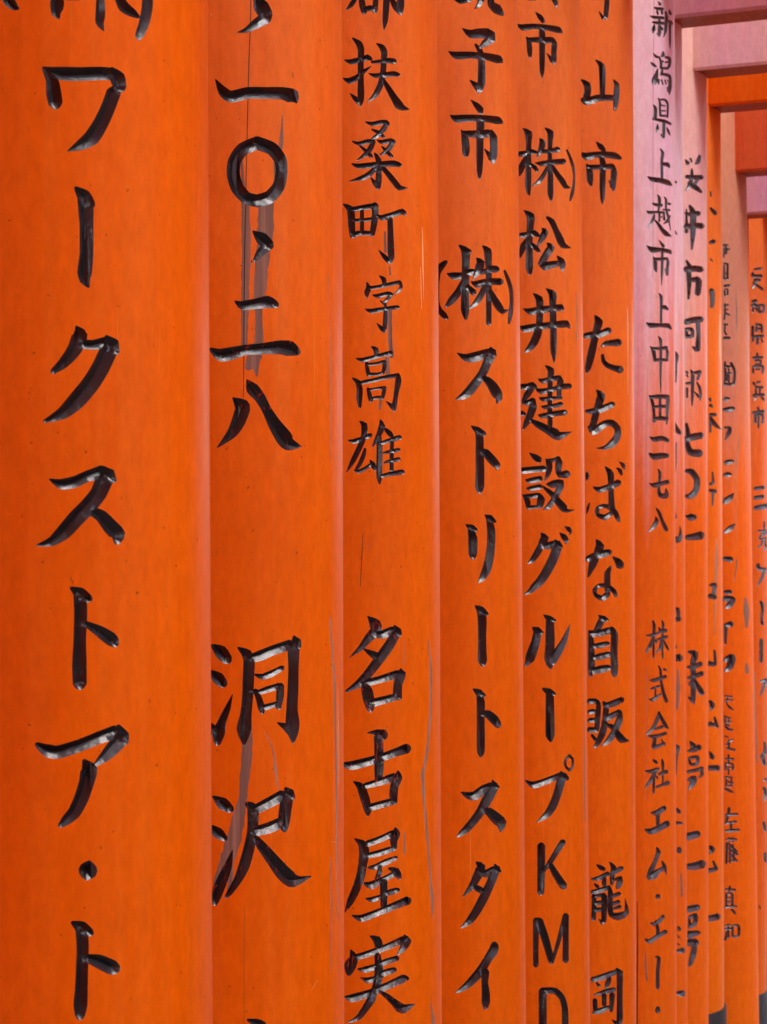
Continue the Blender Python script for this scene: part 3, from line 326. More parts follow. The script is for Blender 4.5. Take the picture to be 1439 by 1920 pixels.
VERM = (0.82, 0.14, 0.0)
def paint(name, base=VERM, fade=None, zlo=1.6, zhi=2.2, amount=0.0, low=0.0, rough=0.42, seed=0.0, spec=0.10, horiz=False):
    """vermilion lacquer; `fade` is the chalky colour the weathered top of a post has gone to"""
    m, nt, b = new_mat(name)
    # long vertical grain, broad blotches, fine speckle
    grain = noise(nt, (1.2, 1.2, 30) if horiz else (26 + seed, 26, 0.7), 3.0, 5)
    blotch = noise(nt, (1.3, 1.3 + seed * 0.01, 0.5), 4.0, 3)
    spk = noise(nt, (1, 1, 1), 160, 2, 0.7)
    dark = tuple(c * f for c, f in zip(base, (0.95, 0.84, 0.8)))
    light = (min(1, base[0] * 1.06), base[1] * 1.12, base[2] * 1.3)
    col = mix(nt, ramp(nt, blotch, 0.3, 0.7), dark + (1,), light + (1,))
    col = mix(nt, math_(nt, 'MULTIPLY', ramp(nt, grain, 0.42, 0.72), 0.3), col, (0.85, 0.20, 0.018, 1))
    if fade is not None:
        tc = N(nt, "ShaderNodeTexCoord")
        sp = N(nt, "ShaderNodeSeparateXYZ")
        nt.links.new(tc.outputs['Object'], sp.inputs[0])
        mr = N(nt, "ShaderNodeMapRange", interpolation_type='SMOOTHSTEP')
        mr.inputs[1].default_value = zlo
        mr.inputs[2].default_value = zhi
        wob = noise(nt, (14 + seed, 14, 0.8), 1.6, 5, 0.6)
        zz = math_(nt, 'ADD', sp.outputs[2], math_(nt, 'MULTIPLY', math_(nt, 'SUBTRACT', wob, 0.5), 0.9))
        nt.links.new(zz, mr.inputs[0])
        f = math_(nt, 'MULTIPLY', mr.outputs[0], amount)
        if low:
            f = math_(nt, 'ADD', f, low)
        fine = noise(nt, (3, 3, 1), 22, 4, 0.65)
        f = math_(nt, 'MULTIPLY', f, ramp(nt, fine, 0.15, 0.5, (0.82, 0.82, 0.82, 1)))
        fc = mix(nt, ramp(nt, noise(nt, (9, 9, 1.2), 2.2, 3), 0.35, 0.65), fade + (1,), tuple(min(1, c * k) for c, k in zip(fade, (1.02, 1.16, 0.94))) + (1,))
        col = mix(nt, f, col, fc)
    mott = ramp(nt, noise(nt, (1, 1, 0.45), 95, 5, 0.75), 0.3, 0.7, (0.87, 0.84, 0.8, 1), (1.06, 1.08, 1.1, 1))
    col = mix(nt, 1.0, col, mott, 'MULTIPLY')
    # pale rubbed patches and faint runs
    rub = math_(nt, 'MULTIPLY', ramp(nt, noise(nt, (9, 9, 0.6), 5.0, 6, 0.7), 0.58, 0.74), 0.16)
    col = mix(nt, rub, col, (0.87, 0.24, 0.035, 1))
    # tiny dark specks of dirt
    sk = ramp(nt, noise(nt, (1, 1, 1), 210, 1, 0.4), 0.775, 0.79)
    col = mix(nt, math_(nt, 'MULTIPLY', sk, 0.55), col, (0.10, 0.03, 0.012, 1))
    # hair-thin vertical scuffs
    sc = ramp(nt, noise(nt, (120, 120, 1.6), 2.0, 2, 0.5), 0.70, 0.73)
    sc2 = ramp(nt, noise(nt, (2, 2, 1), 3.0, 2, 0.5), 0.52, 0.60)
    col = mix(nt, math_(nt, 'MULTIPLY', math_(nt, 'MULTIPLY', sc, sc2), 0.5), col, (0.85, 0.30, 0.06, 1))
    nt.links.new(col, b.inputs['Base Color'])
    rr = math_(nt, 'ADD', math_(nt, 'MULTIPLY', blotch, 0.16), rough - 0.08)
    nt.links.new(rr, b.inputs['Roughness'])
    bp = N(nt, "ShaderNodeBump")
    bp.inputs['Strength'].default_value = 0.22
    bp.inputs['Distance'].default_value = 0.0012
    h = math_(nt, 'ADD', math_(nt, 'MULTIPLY', grain, 1.0), math_(nt, 'MULTIPLY', spk, 0.22))
    nt.links.new(h, bp.inputs['Height'])
    b2 = N(nt, "ShaderNodeBump")                # shallow plane marks left in the timber
    b2.inputs['Strength'].default_value = 0.13
    b2.inputs['Distance'].default_value = 0.003
    nt.links.new(noise(nt, (11, 11, 0.35), 1.7 + seed * 0.03, 1), b2.inputs['Height'])
    nt.links.new(b2.outputs[0], bp.inputs['Normal'])
    nt.links.new(bp.outputs[0], b.inputs['Normal'])
    b.inputs['Specular IOR Level'].default_value = spec
    return m

def lacquer(name, wear=0.0, base=(0.008, 0.0085, 0.010), rough=0.24):
    m, nt, b = new_mat(name)
    n1 = noise(nt, (1, 1, 1), 60, 4)
    col = mix(nt, ramp(nt, n1, 0.35, 0.7), base + (1,), tuple(c * 2.2 for c in base) + (1,))
    if wear:
        n2 = noise(nt, (150, 150, 26), 1.6, 5, 0.65)
        col = mix(nt, math_(nt, 'MULTIPLY', ramp(nt, n2, 0.60, 0.64), wear), col, (0.38, 0.035, 0.02, 1))
    nt.links.new(col, b.inputs['Base Color'])
    r = math_(nt, 'ADD', math_(nt, 'MULTIPLY', n1, 0.2), rough - 0.1)
    nt.links.new(r, b.inputs['Roughness'])
    bp = N(nt, "ShaderNodeBump")
    bp.inputs['Strength'].default_value = 0.5
    bp.inputs['Distance'].default_value = 0.0006
    nt.links.new(noise(nt, (1, 1, 1), 240, 3), bp.inputs['Height'])
    b3 = N(nt, "ShaderNodeBump")
    b3.inputs['Strength'].default_value = 0.28
    b3.inputs['Distance'].default_value = 0.004
    nt.links.new(noise(nt, (1, 1, 0.6), 55, 2), b3.inputs['Height'])
    nt.links.new(b3.outputs[0], bp.inputs['Normal'])
    nt.links.new(bp.outputs[0], b.inputs['Normal'])
    b.inputs['IOR'].default_value = 1.6
    return m

def bare_wood(name, tint=(0.30, 0.115, 0.085)):
    m, nt, b = new_mat(name)
    g = noise(nt, (70, 70, 1.5), 3.0, 5)
    col = mix(nt, ramp(nt, g, 0.3, 0.7), tuple(c * 0.4 for c in tint) + (1,), tuple(c * 1.35 for c in tint) + (1,))
    nt.links.new(col, b.inputs['Base Color'])
    b.inputs['Roughness'].default_value = 0.75
    bp = N(nt, "ShaderNodeBump")
    bp.inputs['Strength'].default_value = 0.6
    bp.inputs['Distance'].default_value = 0.001
    nt.links.new(g, bp.inputs['Height'])
    nt.links.new(bp.outputs[0], b.inputs['Normal'])
    return m

def plain(name, col, rough=0.8, var=0.3, sc=8.0):
    m, nt, b = new_mat(name)
    n = noise(nt, (1, 1, 1), sc, 6)
    c = mix(nt, ramp(nt, n, 0.3, 0.7), tuple(x * (1 - var) for x in col) + (1,), tuple(min(1, x * (1 + var)) for x in col) + (1,))
    nt.links.new(c, b.inputs['Base Color'])
    b.inputs['Roughness'].default_value = rough
    bp = N(nt, "ShaderNodeBump")
    bp.inputs['Strength'].default_value = 0.4
    bp.inputs['Distance'].default_value = 0.01
    nt.links.new(n, bp.inputs['Height'])
    nt.links.new(bp.outputs[0], b.inputs['Normal'])
    return m

INK = lacquer("black_lacquer_in_carving")
INK_WORN = lacquer("worn_black_lacquer", wear=0.9)
INK_GREY = lacquer("dulled_black_lacquer", base=(0.02, 0.018, 0.021), rough=0.30)
SLEEVE = plain("black_sleeve_paint", (0.007, 0.0075, 0.0085), 0.6, 0.3, 30.0)
WOOD = bare_wood("bare_weathered_wood", (0.25, 0.125, 0.085))
GREYWOOD = bare_wood("grey_scuffed_wood", (0.36, 0.20, 0.14))
CRACK = plain("dark_crack_and_gap", (0.045, 0.012, 0.008), 0.9)
PALE = plain("pale_highlights_and_scratches", (0.88, 0.42, 0.18), 0.4)  # highlight streaks painted onto the posts, plus a few small pale scratches
SEAM = plain("faint_seam", (0.42, 0.17, 0.15), 0.8)

# ------------------------------------------------------------ things
def tag(o, label=None, cat=None, group=None, kind=None):
    if label: o['label'] = label
    if cat: o['category'] = cat
    if group: o['group'] = group
    if kind: o['kind'] = kind

def mesh_obj(name, verts, faces, mats, parent=None, mat_idx=None, smooth=None, normals=None):
    me = bpy.data.meshes.new(name)
    me.from_pydata([tuple(v) for v in verts], [], faces)
    for m in (mats if isinstance(mats, (list, tuple)) else [mats]):
        me.materials.append(m)
    if mat_idx is not None:
        me.polygons.foreach_set('material_index', mat_idx)
    if smooth is not None:
        me.polygons.foreach_set('use_smooth', [True] * len(me.polygons))
        if smooth > 0:
            me.set_sharp_from_angle(angle=math.radians(smooth))
    if normals is not None:
        me.polygons.foreach_set('use_smooth', [True] * len(me.polygons))
        me.normals_split_custom_set_from_vertices([tuple(n) for n in normals])
    me.update()
    o = bpy.data.objects.new(name, me)
    COL.objects.link(o)
    if parent:
        o.parent = parent
    return o

# ------------------------------------------------------------ strokes
def stroke_shape(pts, step):
    """points (x, y, width) in photo pixels -> dense spine and its outline"""
    P = np.array(pts, float)
    if len(P) == 2:
        P = np.vstack([P[0], (P[0] + P[1]) / 2, P[1]])
    out = []
    n = len(P)
    for i in range(n - 1):
        p0 = P[max(i - 1, 0)]; p1 = P[i]; p2 = P[i + 1]; p3 = P[min(i + 2, n - 1)]
        L = np.hypot(*(p2 - p1)[:2])
        k = max(2, min(10, int(L / step)))
        for j in range(k):
            t = j / k
            c = 0.5 * ((2 * p1) + (-p0 + p2) * t + (2 * p0 - 5 * p1 + 4 * p2 - p3) * t * t + (-p0 + 3 * p1 - 3 * p2 + p3) * t ** 3)
            lin = p1 + (p2 - p1) * t
            out.append(0.7 * c + 0.3 * lin)
    out.append(P[-1])
    S = np.array(out)
    S[:, 2] = np.maximum(S[:, 2], 0.35)
    keep = [0]
    for i in range(1, len(S)):
        if np.hypot(*(S[i] - S[keep[-1]])[:2]) > 0.25:
            keep.append(i)
    S = S[keep]
    if len(S) < 2:
        S = np.vstack([S[0], S[0] + [0.5, 0.5, 0]])
    d = np.gradient(S[:, :2], axis=0)
    d /= np.maximum(np.linalg.norm(d, axis=1, keepdims=True), 1e-9)
    nrm = np.stack([-d[:, 1], d[:, 0]], 1)
    hw = S[:, 2:3] / 2
    left = S[:, :2] + nrm * hw
    right = S[:, :2] - nrm * hw
    def cap(c, r, a0, k):
        if r < 0.6:
            return [c + 0.6 * r * np.array([math.cos(a0), math.sin(a0)])]
        return [c + 0.85 * r * np.array([math.cos(a0 + a), math.sin(a0 + a)]) for a in np.linspace(-1.1, 1.1, k)]
    a_end = math.atan2(d[-1, 1], d[-1, 0])
    a_st = math.atan2(-d[0, 1], -d[0, 0])
    e = cap(S[-1, :2], hw[-1, 0], a_end, 5)
    s = cap(S[0, :2], hw[0, 0], a_st, 5)
    # left runs start->end on the +90 side; right comes back
    poly = list(left) + e[::-1] + list(right[::-1]) + s[::-1]
    return S, np.array(poly)

def winding(pts, poly):
    x, y = pts[:, 0][:, None], pts[:, 1][:, None]
    x0, y0 = poly[:, 0][None], poly[:, 1][None]
    x1, y1 = np.roll(poly[:, 0], -1)[None], np.roll(poly[:, 1], -1)[None]
    isl = (x1 - x0) * (y - y0) - (x - x0) * (y1 - y0)
    up = (y0 <= y) & (y1 > y) & (isl > 0)
    dn = (y0 > y) & (y1 <= y) & (isl < 0)
    return up.sum(1) - dn.sum(1)

def groove(pts, S):
    """half width left over at pts for one stroke (0 at its rim, largest on its spine)"""
    best = np.zeros(len(pts))
    for i in range(len(S) - 1):
        a, b = S[i], S[i + 1]
        ab = b[:2] - a[:2]
        L2 = max(ab @ ab, 1e-9)
        t = np.clip(((pts - a[:2]) @ ab) / L2, 0, 1)
        q = a[:2] + t[:, None] * ab
        r = (a[2] + (b[2] - a[2]) * t) / 2
        best = np.maximum(best, r - np.linalg.norm(pts - q, axis=1))
    return best

# ------------------------------------------------------------ pillars
R = 0.15
BETA = math.radians(26)
BDIR = Vector((math.cos(BETA), -math.sin(BETA), 0))
# depth (in radii), right edge at the top and at the bottom of the photo
PILLARS = {
 1: (11.1, 390, 399), 2: (13.6, 641, 646), 3: (16.1, 820, 829), 4: (18.6, 970, 987),
 5: (21.1, 1087, 1107), 6: (23.6, 1187, 1193), 7: (26.1, 1265, 1269), 8: (28.6, 1279, 1290),
 9: (31.4, 1325.5, 1329), 10: (34.0, 1351, 1358.5), 11: (37.0, 1395, 1424), 12: (39.7, 1402, 1412),
 13: (42.4, 1447, 1438), 14: (45.1, 1462, 1462),
}
def edge_to_axis(px, depth, R=R):
    """axis X of a post of radius R at distance `depth` whose right silhouette lies at column px"""
    g = math.atan((px - 719.5) / FPX)
    # tangent ray angle g; centre at (X, Y): distance from ray = R, centre to the left
    Y = depth
    return (Y * math.sin(g) - R) / math.cos(g)

def ground_z(y):
    t = min(max((y - 4.4) / 3.0, 0), 1.6)
    return -0.30 * t * t if t < 1 else -0.30 - 0.6 * (t - 1)

class Post:
    def __init__(s, k, depth, xt, xb, R=R):
        s.R = R; s.k = k; s.Y = depth
        zt, zb = EYE + 960 / FPX * depth, EYE - 960 / FPX * depth
        Xt, Xb = edge_to_axis(xt, depth), edge_to_axis(xb, depth)
        s.s = (Xt - Xb) / (zt - zb)
        s.X0 = Xb + (0 - zb) * s.s            # axis X at z = 0
        s.g = ground_z(depth)
        s.ppm = FPX / depth                   # photo pixels per metre
    def axis(s, z):
        return s.X0 + s.s * z
    def hit(s, px, py):
        """photo pixel -> (angle, height) on the near face of the post"""
        px = np.asarray(px, float); py = np.asarray(py, float)
        dx = (px - 719.5) / FPX; dz = (960 - py) / FPX
        t = np.full(px.shape, s.Y - s.R * 0.9)
        for _ in range(4):
            cx = s.axis(EYE + dz * t)
            A = dx * dx + 1; B = dx * cx + s.Y; Cc = cx * cx + s.Y ** 2 - s.R ** 2
            D = np.maximum(B * B - A * Cc, 0)
            t = (B - np.sqrt(D)) / A
        z = EYE + dz * t
        x = dx * t - s.axis(z); y = t - s.Y
        ang = np.arctan2(x, -y)               # 0 faces the camera, + to the right
        return ang, z
    def px_of(s, ang, z):
        x = s.axis(z) + s.R * np.sin(ang); y = s.Y - s.R * np.cos(ang)
        return 719.5 + FPX * x / y, 960 - FPX * (z - EYE) / y
    def point(s, ang, z, r):
        return np.stack([s.axis(z) + r * np.sin(ang), s.Y - r * np.cos(ang), z], -1)

def parse(txt, x0, y0, sc):
    res = []
    for st in txt.split('/'):
        res.append([(x0 + a / sc, y0 + b / sc, c / sc) for a, b, c in (map(float, p.split()) for p in st.split(','))])
    return res

def build_post(post, chars, scars, mats, parent, z0, z1, inks):
    """one post: unroll it, cut every stroke and scar out of it, roll it up again"""
    Rr = post.R; K = post.ppm
    org = Vector(parent.location)
    verts, edges = [], []
    W = math.pi * Rr * K
    H0, H1 = z0 * K, z1 * K
    def addline(P, closed):
        b = len(verts)
        verts.extend([Vector((float(p[0]), float(p[1]))) for p in P])
        n = len(P)
        for i in range(n - 1):
            edges.append((b + i, b + i + 1))
        if closed:
            edges.append((b + n - 1, b))
    ncol = 60
    for i in range(ncol + 1):
        u = -W + 2 * W * i / ncol
        addline([(u, H0), (u, H1)], False)
    b = len(verts)
    verts.extend([Vector((-W, H0)), Vector((W, H0)), Vector((W, H1)), Vector((-W, H1))])
    edges.extend([(b, b + 1), (b + 2, b + 3)])
    def unroll(P):
        a, z = post.hit(P[:, 0], P[:, 1])
        return np.stack([a * Rr * K, z * K], 1)
    strokes = []                               # (char index, spine px, outline uv, kind)
    for ci, ch in enumerate(chars):
        for pts in ch:
            S, poly = stroke_shape(pts, 5 if post.k < 7 else 3)
            U = unroll(poly); V = unroll(S)
            addline(U, True)
            if S[:, 2].max() > 1.2:
                addline(V, False)
            strokes.append((ci, S, U, 'c'))
    for si, (kind, pts) in enumerate(scars):
        S, poly = stroke_shape(pts, 8)
        rg = np.random.default_rng(si * 31 + post.k)
        cen_ = np.array([S[np.argmin(((S[:, :2] - q) ** 2).sum(1))] for q in poly])
        amp = {'wood': 0.14, 'grey': 0.3}.get(kind, 0.15)
        poly = poly + (poly - cen_[:, :2]) * rg.uniform(-amp, amp * 0.6, (len(poly), 1))
        U = unroll(poly)
        addline(U, True)
        strokes.append((si, S, U, kind))
    vo, eo, fo, _, _, _ = delaunay_2d_cdt(verts, edges, [], 0, 1e-4, False)
    V2 = np.array([(v.x, v.y) for v in vo])
    F = np.array(fo)
    cen = V2[F].mean(1)
    area = np.abs(np.cross(V2[F[:, 1]] - V2[F[:, 0]], V2[F[:, 2]] - V2[F[:, 0]]))
    owner = np.full(len(F), -1)
    matid = np.zeros(len(F), int)
    for ci, S, U, kind in sorted(strokes, key=lambda q: q[3] == 'c'):
        lo, hi = U.min(0) - 0.5, U.max(0) + 0.5
        idx = np.where((cen > lo).all(1) & (cen < hi).all(1))[0]
        if not len(idx):
            continue
        ins = idx[winding(cen[idx], U) != 0]
        if kind == 'c':
            owner[ins] = ci
        else:
            matid[ins] = {'wood': 1, 'grey': 2, 'crack': 3, 'seam': 4, 'pale': 5}[kind]
    ang = V2[:, 0] / (Rr * K); zz = V2[:, 1] / K
    # depth of the V cut, from the strokes that cover a vertex
    dep = np.zeros(len(V2))
    carved = owner >= 0
    inner = np.zeros(len(V2), bool); outer = np.zeros(len(V2), bool)
    inner[F[carved].ravel()] = True
    outer[F[~carved].ravel()] = True
    work = np.where(inner & ~outer)[0]
    if len(work):
        px, py = post.px_of(ang[work], zz[work])
        PP = np.stack([px, py], 1)
        acc = np.zeros(len(work))
        for ci, S, U, kind in strokes:
            if kind != 'c':
                continue
            m = S[:, 2].max()
            lo, hi = S[:, :2].min(0) - m, S[:, :2].max(0) + m
            q = np.where((PP > lo).all(1) & (PP < hi).all(1))[0]
            if len(q):
                acc[q] = np.maximum(acc[q], groove(PP[q], S))
        mm = acc / K
        dep[work] = 0.012 * (1 - np.exp(-mm * 0.85 / 0.012))
    P3 = post.point(ang, zz, Rr - dep) - np.array(org)
    nor = np.stack([np.sin(ang), -np.cos(ang), np.zeros_like(ang)], 1)
    def sub(mask):
        f = F[mask]
        ids, inv = np.unique(f, return_inverse=True)
        f2 = inv.reshape(f.shape)[:, ::1]
        return ids, f2
    # orientation: u to the right, z up seen from outside -> CCW is outward
    a2 = np.cross(V2[F[:, 1]] - V2[F[:, 0]], V2[F[:, 2]] - V2[F[:, 0]])
    F[a2 < 0] = F[a2 < 0][:, ::-1]
    good = area > 1e-7
    m = (~carved) & good
    ids, f2 = sub(m)
    o = mesh_obj('pillar', P3[ids], f2.tolist(), mats, parent, mat_idx=matid[m].tolist(), normals=nor[ids])
    for ci in range(len(chars)):
        mk = (owner == ci) & good
        if not mk.any():
            continue
        ids, f2 = sub(mk)
        mesh_obj('carved_character', P3[ids], f2.tolist(), inks[ci], o, smooth=32)
    return o

def tube(profile, n, axisf, Y):
    """lathe of (radius, z) round a leaning axis"""
    V, Fc = [], []
    for r, z in profile:
        for i in range(n):
            a = 2 * math.pi * i / n
            V.append((axisf(z) + r * math.sin(a), Y - r * math.cos(a), z))
    for j in range(len(profile) - 1):
        for i in range(n):
            a, b = j * n + i, j * n + (i + 1) % n
            Fc.append((a, b, b + n, a + n))
    Fc.append(tuple(range(n))[::-1]); Fc.append(tuple(range((len(profile) - 1) * n, len(profile) * n)))
    return V, Fc

def bar(c0, c1, th, zb, zt, curve=0.0, n=1, flare=0.0):
    """beam between two plan points, th thick, optional upward curve at its ends"""
    c0 = Vector(c0); c1 = Vector(c1)
    d = (c1 - c0).normalized(); nn = Vector((-d.y, d.x, 0))
    bev = 0.006
    prof = [(-th/2 + bev, 0), (th/2 - bev, 0), (th/2, bev), (th/2 + flare, -bev), (th/2 + flare - bev, 0), (-th/2 - flare + bev, 0), (-th/2 - flare, -bev), (-th/2, bev)]
    V, Fc = [], []
    for i in range(n + 1):
        t = i / n
        p = c0.lerp(c1, t)
        up = curve * (2 * t - 1) ** 4
        for q, (a, dz) in enumerate(prof):
            base = (zb if q in (0, 1, 2, 7) else zt) + up
            V.append((p.x + nn.x * a, p.y + nn.y * a, base + dz))
    for i in range(n):
        for q in range(8):
            a, b = i * 8 + q, i * 8 + (q + 1) % 8
            Fc.append((a, a + 8, b + 8, b))
    Fc.append(tuple(range(8))); Fc.append(tuple(range(n * 8, n * 8 + 8))[::-1])
    return V, Fc

PINK = (0.78, 0.33, 0.36)
ROSE = (0.62, 0.22, 0.19)
BEAMCOL = {
 8: paint("faded_rose_beam", horiz=True, fade=(0.62, 0.29, 0.36), zlo=0.0, zhi=0.5, amount=0.9, seed=1),
 9: paint("faded_pink_beam", horiz=True, fade=(0.84, 0.48, 0.52), zlo=0.0, zhi=0.5, amount=0.95, seed=2),
 11: paint("blushed_orange_beam", base=(0.72, 0.10, 0.01), fade=(0.62, 0.16, 0.09), zlo=0.0, zhi=0.5, amount=0.45, seed=3),
 12: paint("chalky_pink_beam", horiz=True, fade=(0.84, 0.54, 0.74), zlo=0.0, zhi=0.5, amount=0.95, seed=4),
}
ORANGE = paint("vermilion_paint", seed=5)
UNDER = paint("shaded_beam_underside", base=(0.28, 0.03, 0.003), seed=20)  # unfaded paint, darkened to carry the shade under the beam
POSTCOL = {
 1: paint("vermilion_post_a", seed=6, base=(0.82, 0.14, 0.0)),
 2: paint("vermilion_post_b", seed=7, base=(0.82, 0.14, 0.0), fade=(0.84, 0.24, 0.07), zlo=1.5, zhi=2.1, amount=0.35),
 3: paint("vermilion_post_c", seed=8, base=(0.82, 0.145, 0.0), fade=(0.84, 0.24, 0.07), zlo=1.6, zhi=2.2, amount=0.35),
 4: paint("vermilion_post_d", seed=9, base=(0.80, 0.14, 0.0), fade=(0.82, 0.25, 0.08), zlo=1.4, zhi=2.2, amount=0.4),
 5: paint("vermilion_post_e", seed=10, base=(0.80, 0.14, 0.0), fade=(0.80, 0.25, 0.08), zlo=1.4, zhi=2.3, amount=0.5),
 6: paint("vermilion_post_f", seed=11, base=(0.82, 0.145, 0.0), fade=(0.80, 0.24, 0.08), zlo=1.4, zhi=2.3, amount=0.45),
 7: paint("faded_pink_post", seed=12, fade=(0.85, 0.58, 0.74), zlo=1.45, zhi=2.15, amount=1.0, rough=0.5),
 8: paint("faded_mauve_post", seed=13, fade=(0.84, 0.64, 0.76), zlo=1.35, zhi=2.2, amount=1.0, rough=0.55),
 9: paint("faded_salmon_post", seed=14, fade=(0.80, 0.46, 0.46), zlo=1.45, zhi=2.15, amount=1.0, rough=0.5),
 10: paint("vermilion_post_g", seed=15, base=(0.80, 0.15, 0.0), fade=(0.82, 0.25, 0.07), zlo=1.5, zhi=2.2, amount=0.4),
 11: paint("rosy_brown_post", seed=16, fade=(0.54, 0.24, 0.17), zlo=1.45, zhi=2.15, amount=0.95, rough=0.5),
 13: paint("salmon_post", seed=17, base=(0.70, 0.11, 0.0), fade=(0.68, 0.18, 0.06), zlo=1.6, zhi=2.0, amount=0.6),
}
PLAIN_POST = ORANGE
SCARS = {  # 'pale' entries are painted highlight streaks and small scratches
 2: [('wood', "530 215 1.5,529 240 5,527 270 8,522 292 10"), ('wood', "460 372 14,462 460 18,460 560 15,458 650 12"),
     ('wood', "498 378 30,498 440 30,493 480 26,488 540 24,485 590 14,486 640 18,476 672 28,466 688 16"), ('wood', "478 676 20,482 705 4"),
     ('wood', "453 300 5,457 350 7"), ('wood', "515 300 3,516 350 3"),
     ('wood', "467 1350 12,464 1400 20,461 1440 20,455 1500 17,448 1530 24,440 1570 27,430 1600 28,414 1640 20,402 1665 8"),
     ('wood', "434 1600 12,433 1640 10,428 1682 6"),
     ('grey', "498 1375 1.5,512 1405 3,517 1445 5,522 1480 3"), ('grey', "619 1160 3,624 1225 4,628 1300 4,630 1400 4,632 1500 4,633 1640 3,634 1720 2"),
     ('grey', "620 1610 1.5,622 1700 3,621 1820 1.5"), ('grey', "617 520 1,620 680 1.6,621 860 1.4"),
     ('crack', "472 -60 2,470 40 1.8,467 120 1.8,465 200 1.8,462 330 1.8,459 480 2.2,458 600 2.2,457 745 1.6"),
     ('crack', "459 1700 0.5,458 1800 0.6,458 1940 0.6"), ('crack', "549 137 1.4,550 146 1"),
     ('pale', "634 1290 0.6,635 1380 2,636 1470 0.7"), ('pale', "596 1838 0.6,590 1848 1,584 1856 0.6"), ('pale', "620 1578 1,630 1579 1.2"), ('pale', "396 26 1.6,398 28 1.6"),
     ('crack', "579 1140 1,580 1141 1"), ('crack', "452 497 1.6,453 499 1.6"), ('crack', "472 488 2,472 492 2.4")],
 3: [('grey', "804 1200 2,808 1260 5,808 1320 5,804 1380 5,798 1430 6,793 1450 8,794 1480 6,798 1530 5,804 1600 4,808 1660 5,811 1690 6,810 1722 2"),
     ('grey', "758 1560 2.5,759 1600 4"), ('grey', "808 1880 2,812 1910 6,812 1960 7"), ('wood', "731 500 3,732 515 4"),
     ('wood', "731 580 8,732 640 8,735 668 9"), ('wood', "726 672 8,728 705 8"), ('wood', "714 745 6,712 768 4"),
     ('wood', "722 435 4,723 472 5"), ('crack', "681 1000 1,678 1060 1.6,676 1100 1"), ('grey', "694 1010 1,692 1030 1.2"),
     ('grey', "757 1200 1.5,758 1245 2"),
     ('pale', "792 425 0.8,793 470 2.4,794 520 1.8,795 560 0.8"), ('pale', "789 500 0.6,790 540 1.4,791 580 0.6"), ('pale', "651 38 1.4,652 39 1.4")],
 5: [('grey', "1080 545 1,1082 600 2,1081 640 1"), ('grey', "1095 1350 1,1096 1460 2,1097 1540 1")],
 6: [('pale', "1177 575 1,1177.5 610 2.4,1178 670 1.2,1178 740 0.6"), ('crack', "1193 1300 1,1193 1400 1")],
 7: [('seam', "1226.5 -40 0.9,1226 90 0.9,1225 200 1,1225 440 1,1224 520 0.7"), ('seam', "1215 690 0.6,1213 800 0.8,1212 1000 0.7"),
     ('wood', "1211 1785 1.5,1210.5 1810 3.5,1213 1838 3"), ('seam', "1213 1250 0.7,1211 1500 0.8"),
     ('crack', "1195.5 1690 1,1196 1760 2.4,1195 1940 2.4")],  # this line paints the dark gap beside the neighbouring post
 8: [('wood', "1268 830 3,1267 860 6,1266 885 3"), ('wood', "1271 1255 3,1272 1290 7,1270 1330 4"), ('wood', "1277 1640 4,1279 1680 4")],
 10: [('pale', "1350 590 0.8,1350 625 2,1350 670 0.8"), ('grey', "1343 1010 1.5,1343 1060 5,1342 1120 3,1340 1190 1.5"), ('grey', "1349 720 0.6,1350 760 1")],
 11: [('wood', "1398 1122 4,1400 1145 12,1400 1176 5"), ('wood', "1400 1245 5,1401 1260 8"), ('grey', "1386 820 2,1382 860 2.5,1378 890 1"),
      ('grey', "1380 550 2,1381 600 4,1380 620 2"), ('grey', "1382 1050 3,1378 1090 2")],
 13: [('grey', "1415 1260 2,1417 1350 3,1420 1430 3"), ('crack', "1424 1698 3,1426 1704 3")],
}
LABELS = {
 -1: "torii gate beside the viewer, out of the picture to the left", -2: "torii gate beside the viewer's shoulder, second out of the picture",
 -3: "torii gate level with the viewer, third out of the picture", -4: "torii gate just behind the viewer, fourth out of the picture",
 -5: "torii gate behind the viewer, fifth out of the picture", -6: "torii gate behind the viewer, sixth out of the picture",
 -7: "rearmost torii gate behind the viewer, seventh out of the picture",
 0: "torii gate just past the left edge of the picture, closest of the row",
 1: "nearest orange torii gate, its pillar carved with large black katakana along the left edge",
 2: "orange torii gate whose pillar has a long crack and bare wood below a carved ring",
 3: "orange torii gate whose pillar has a wavy grey scratch running down its lower right edge",
 4: "orange torii gate whose pillar has katakana below a bracketed character, right of the scratched pillar",
 5: "orange torii gate whose pillar carries the carved latin letters K M D near its foot",
 6: "orange torii gate whose pillar carries hiragana, just left of the pink faded pillar",
 7: "torii gate whose pillar has faded to pale pink at the top above small crowded characters",
 8: "mauve-faded torii gate showing only a thin sliver of pillar and the highest dull rose beam",
 9: "salmon-faded torii gate carrying the broad pink beam second from the top",
 10: "bright orange torii gate, a narrow pillar strip under the pure orange beam, black foot",
 11: "brownish rose torii gate with smudged small characters and the red-orange grooved beam",
 12: "torii gate whose pillar is hidden, only its short mauve-pink beam showing at the right",
 13: "farthest readable orange torii gate, at the right edge under the mauve-pink beam",
 14: "torii gate beyond the last inscribed pillar, only its black foot at the right edge",
 15: "torii gate farther up the path, hidden behind the row",
 16: "last torii gate of the row, farthest up the path",
}
ROW = "torii gates standing close together along the path"
# lower edge of the tie beam as seen at the pillar's right edge, in photo rows
BEAMROW = {8: 47, 9: 142, 10: 208, 11: 329, 12: 408}
SLEEVEROW = {10: 1883, 13: 1853, 14: 1768}

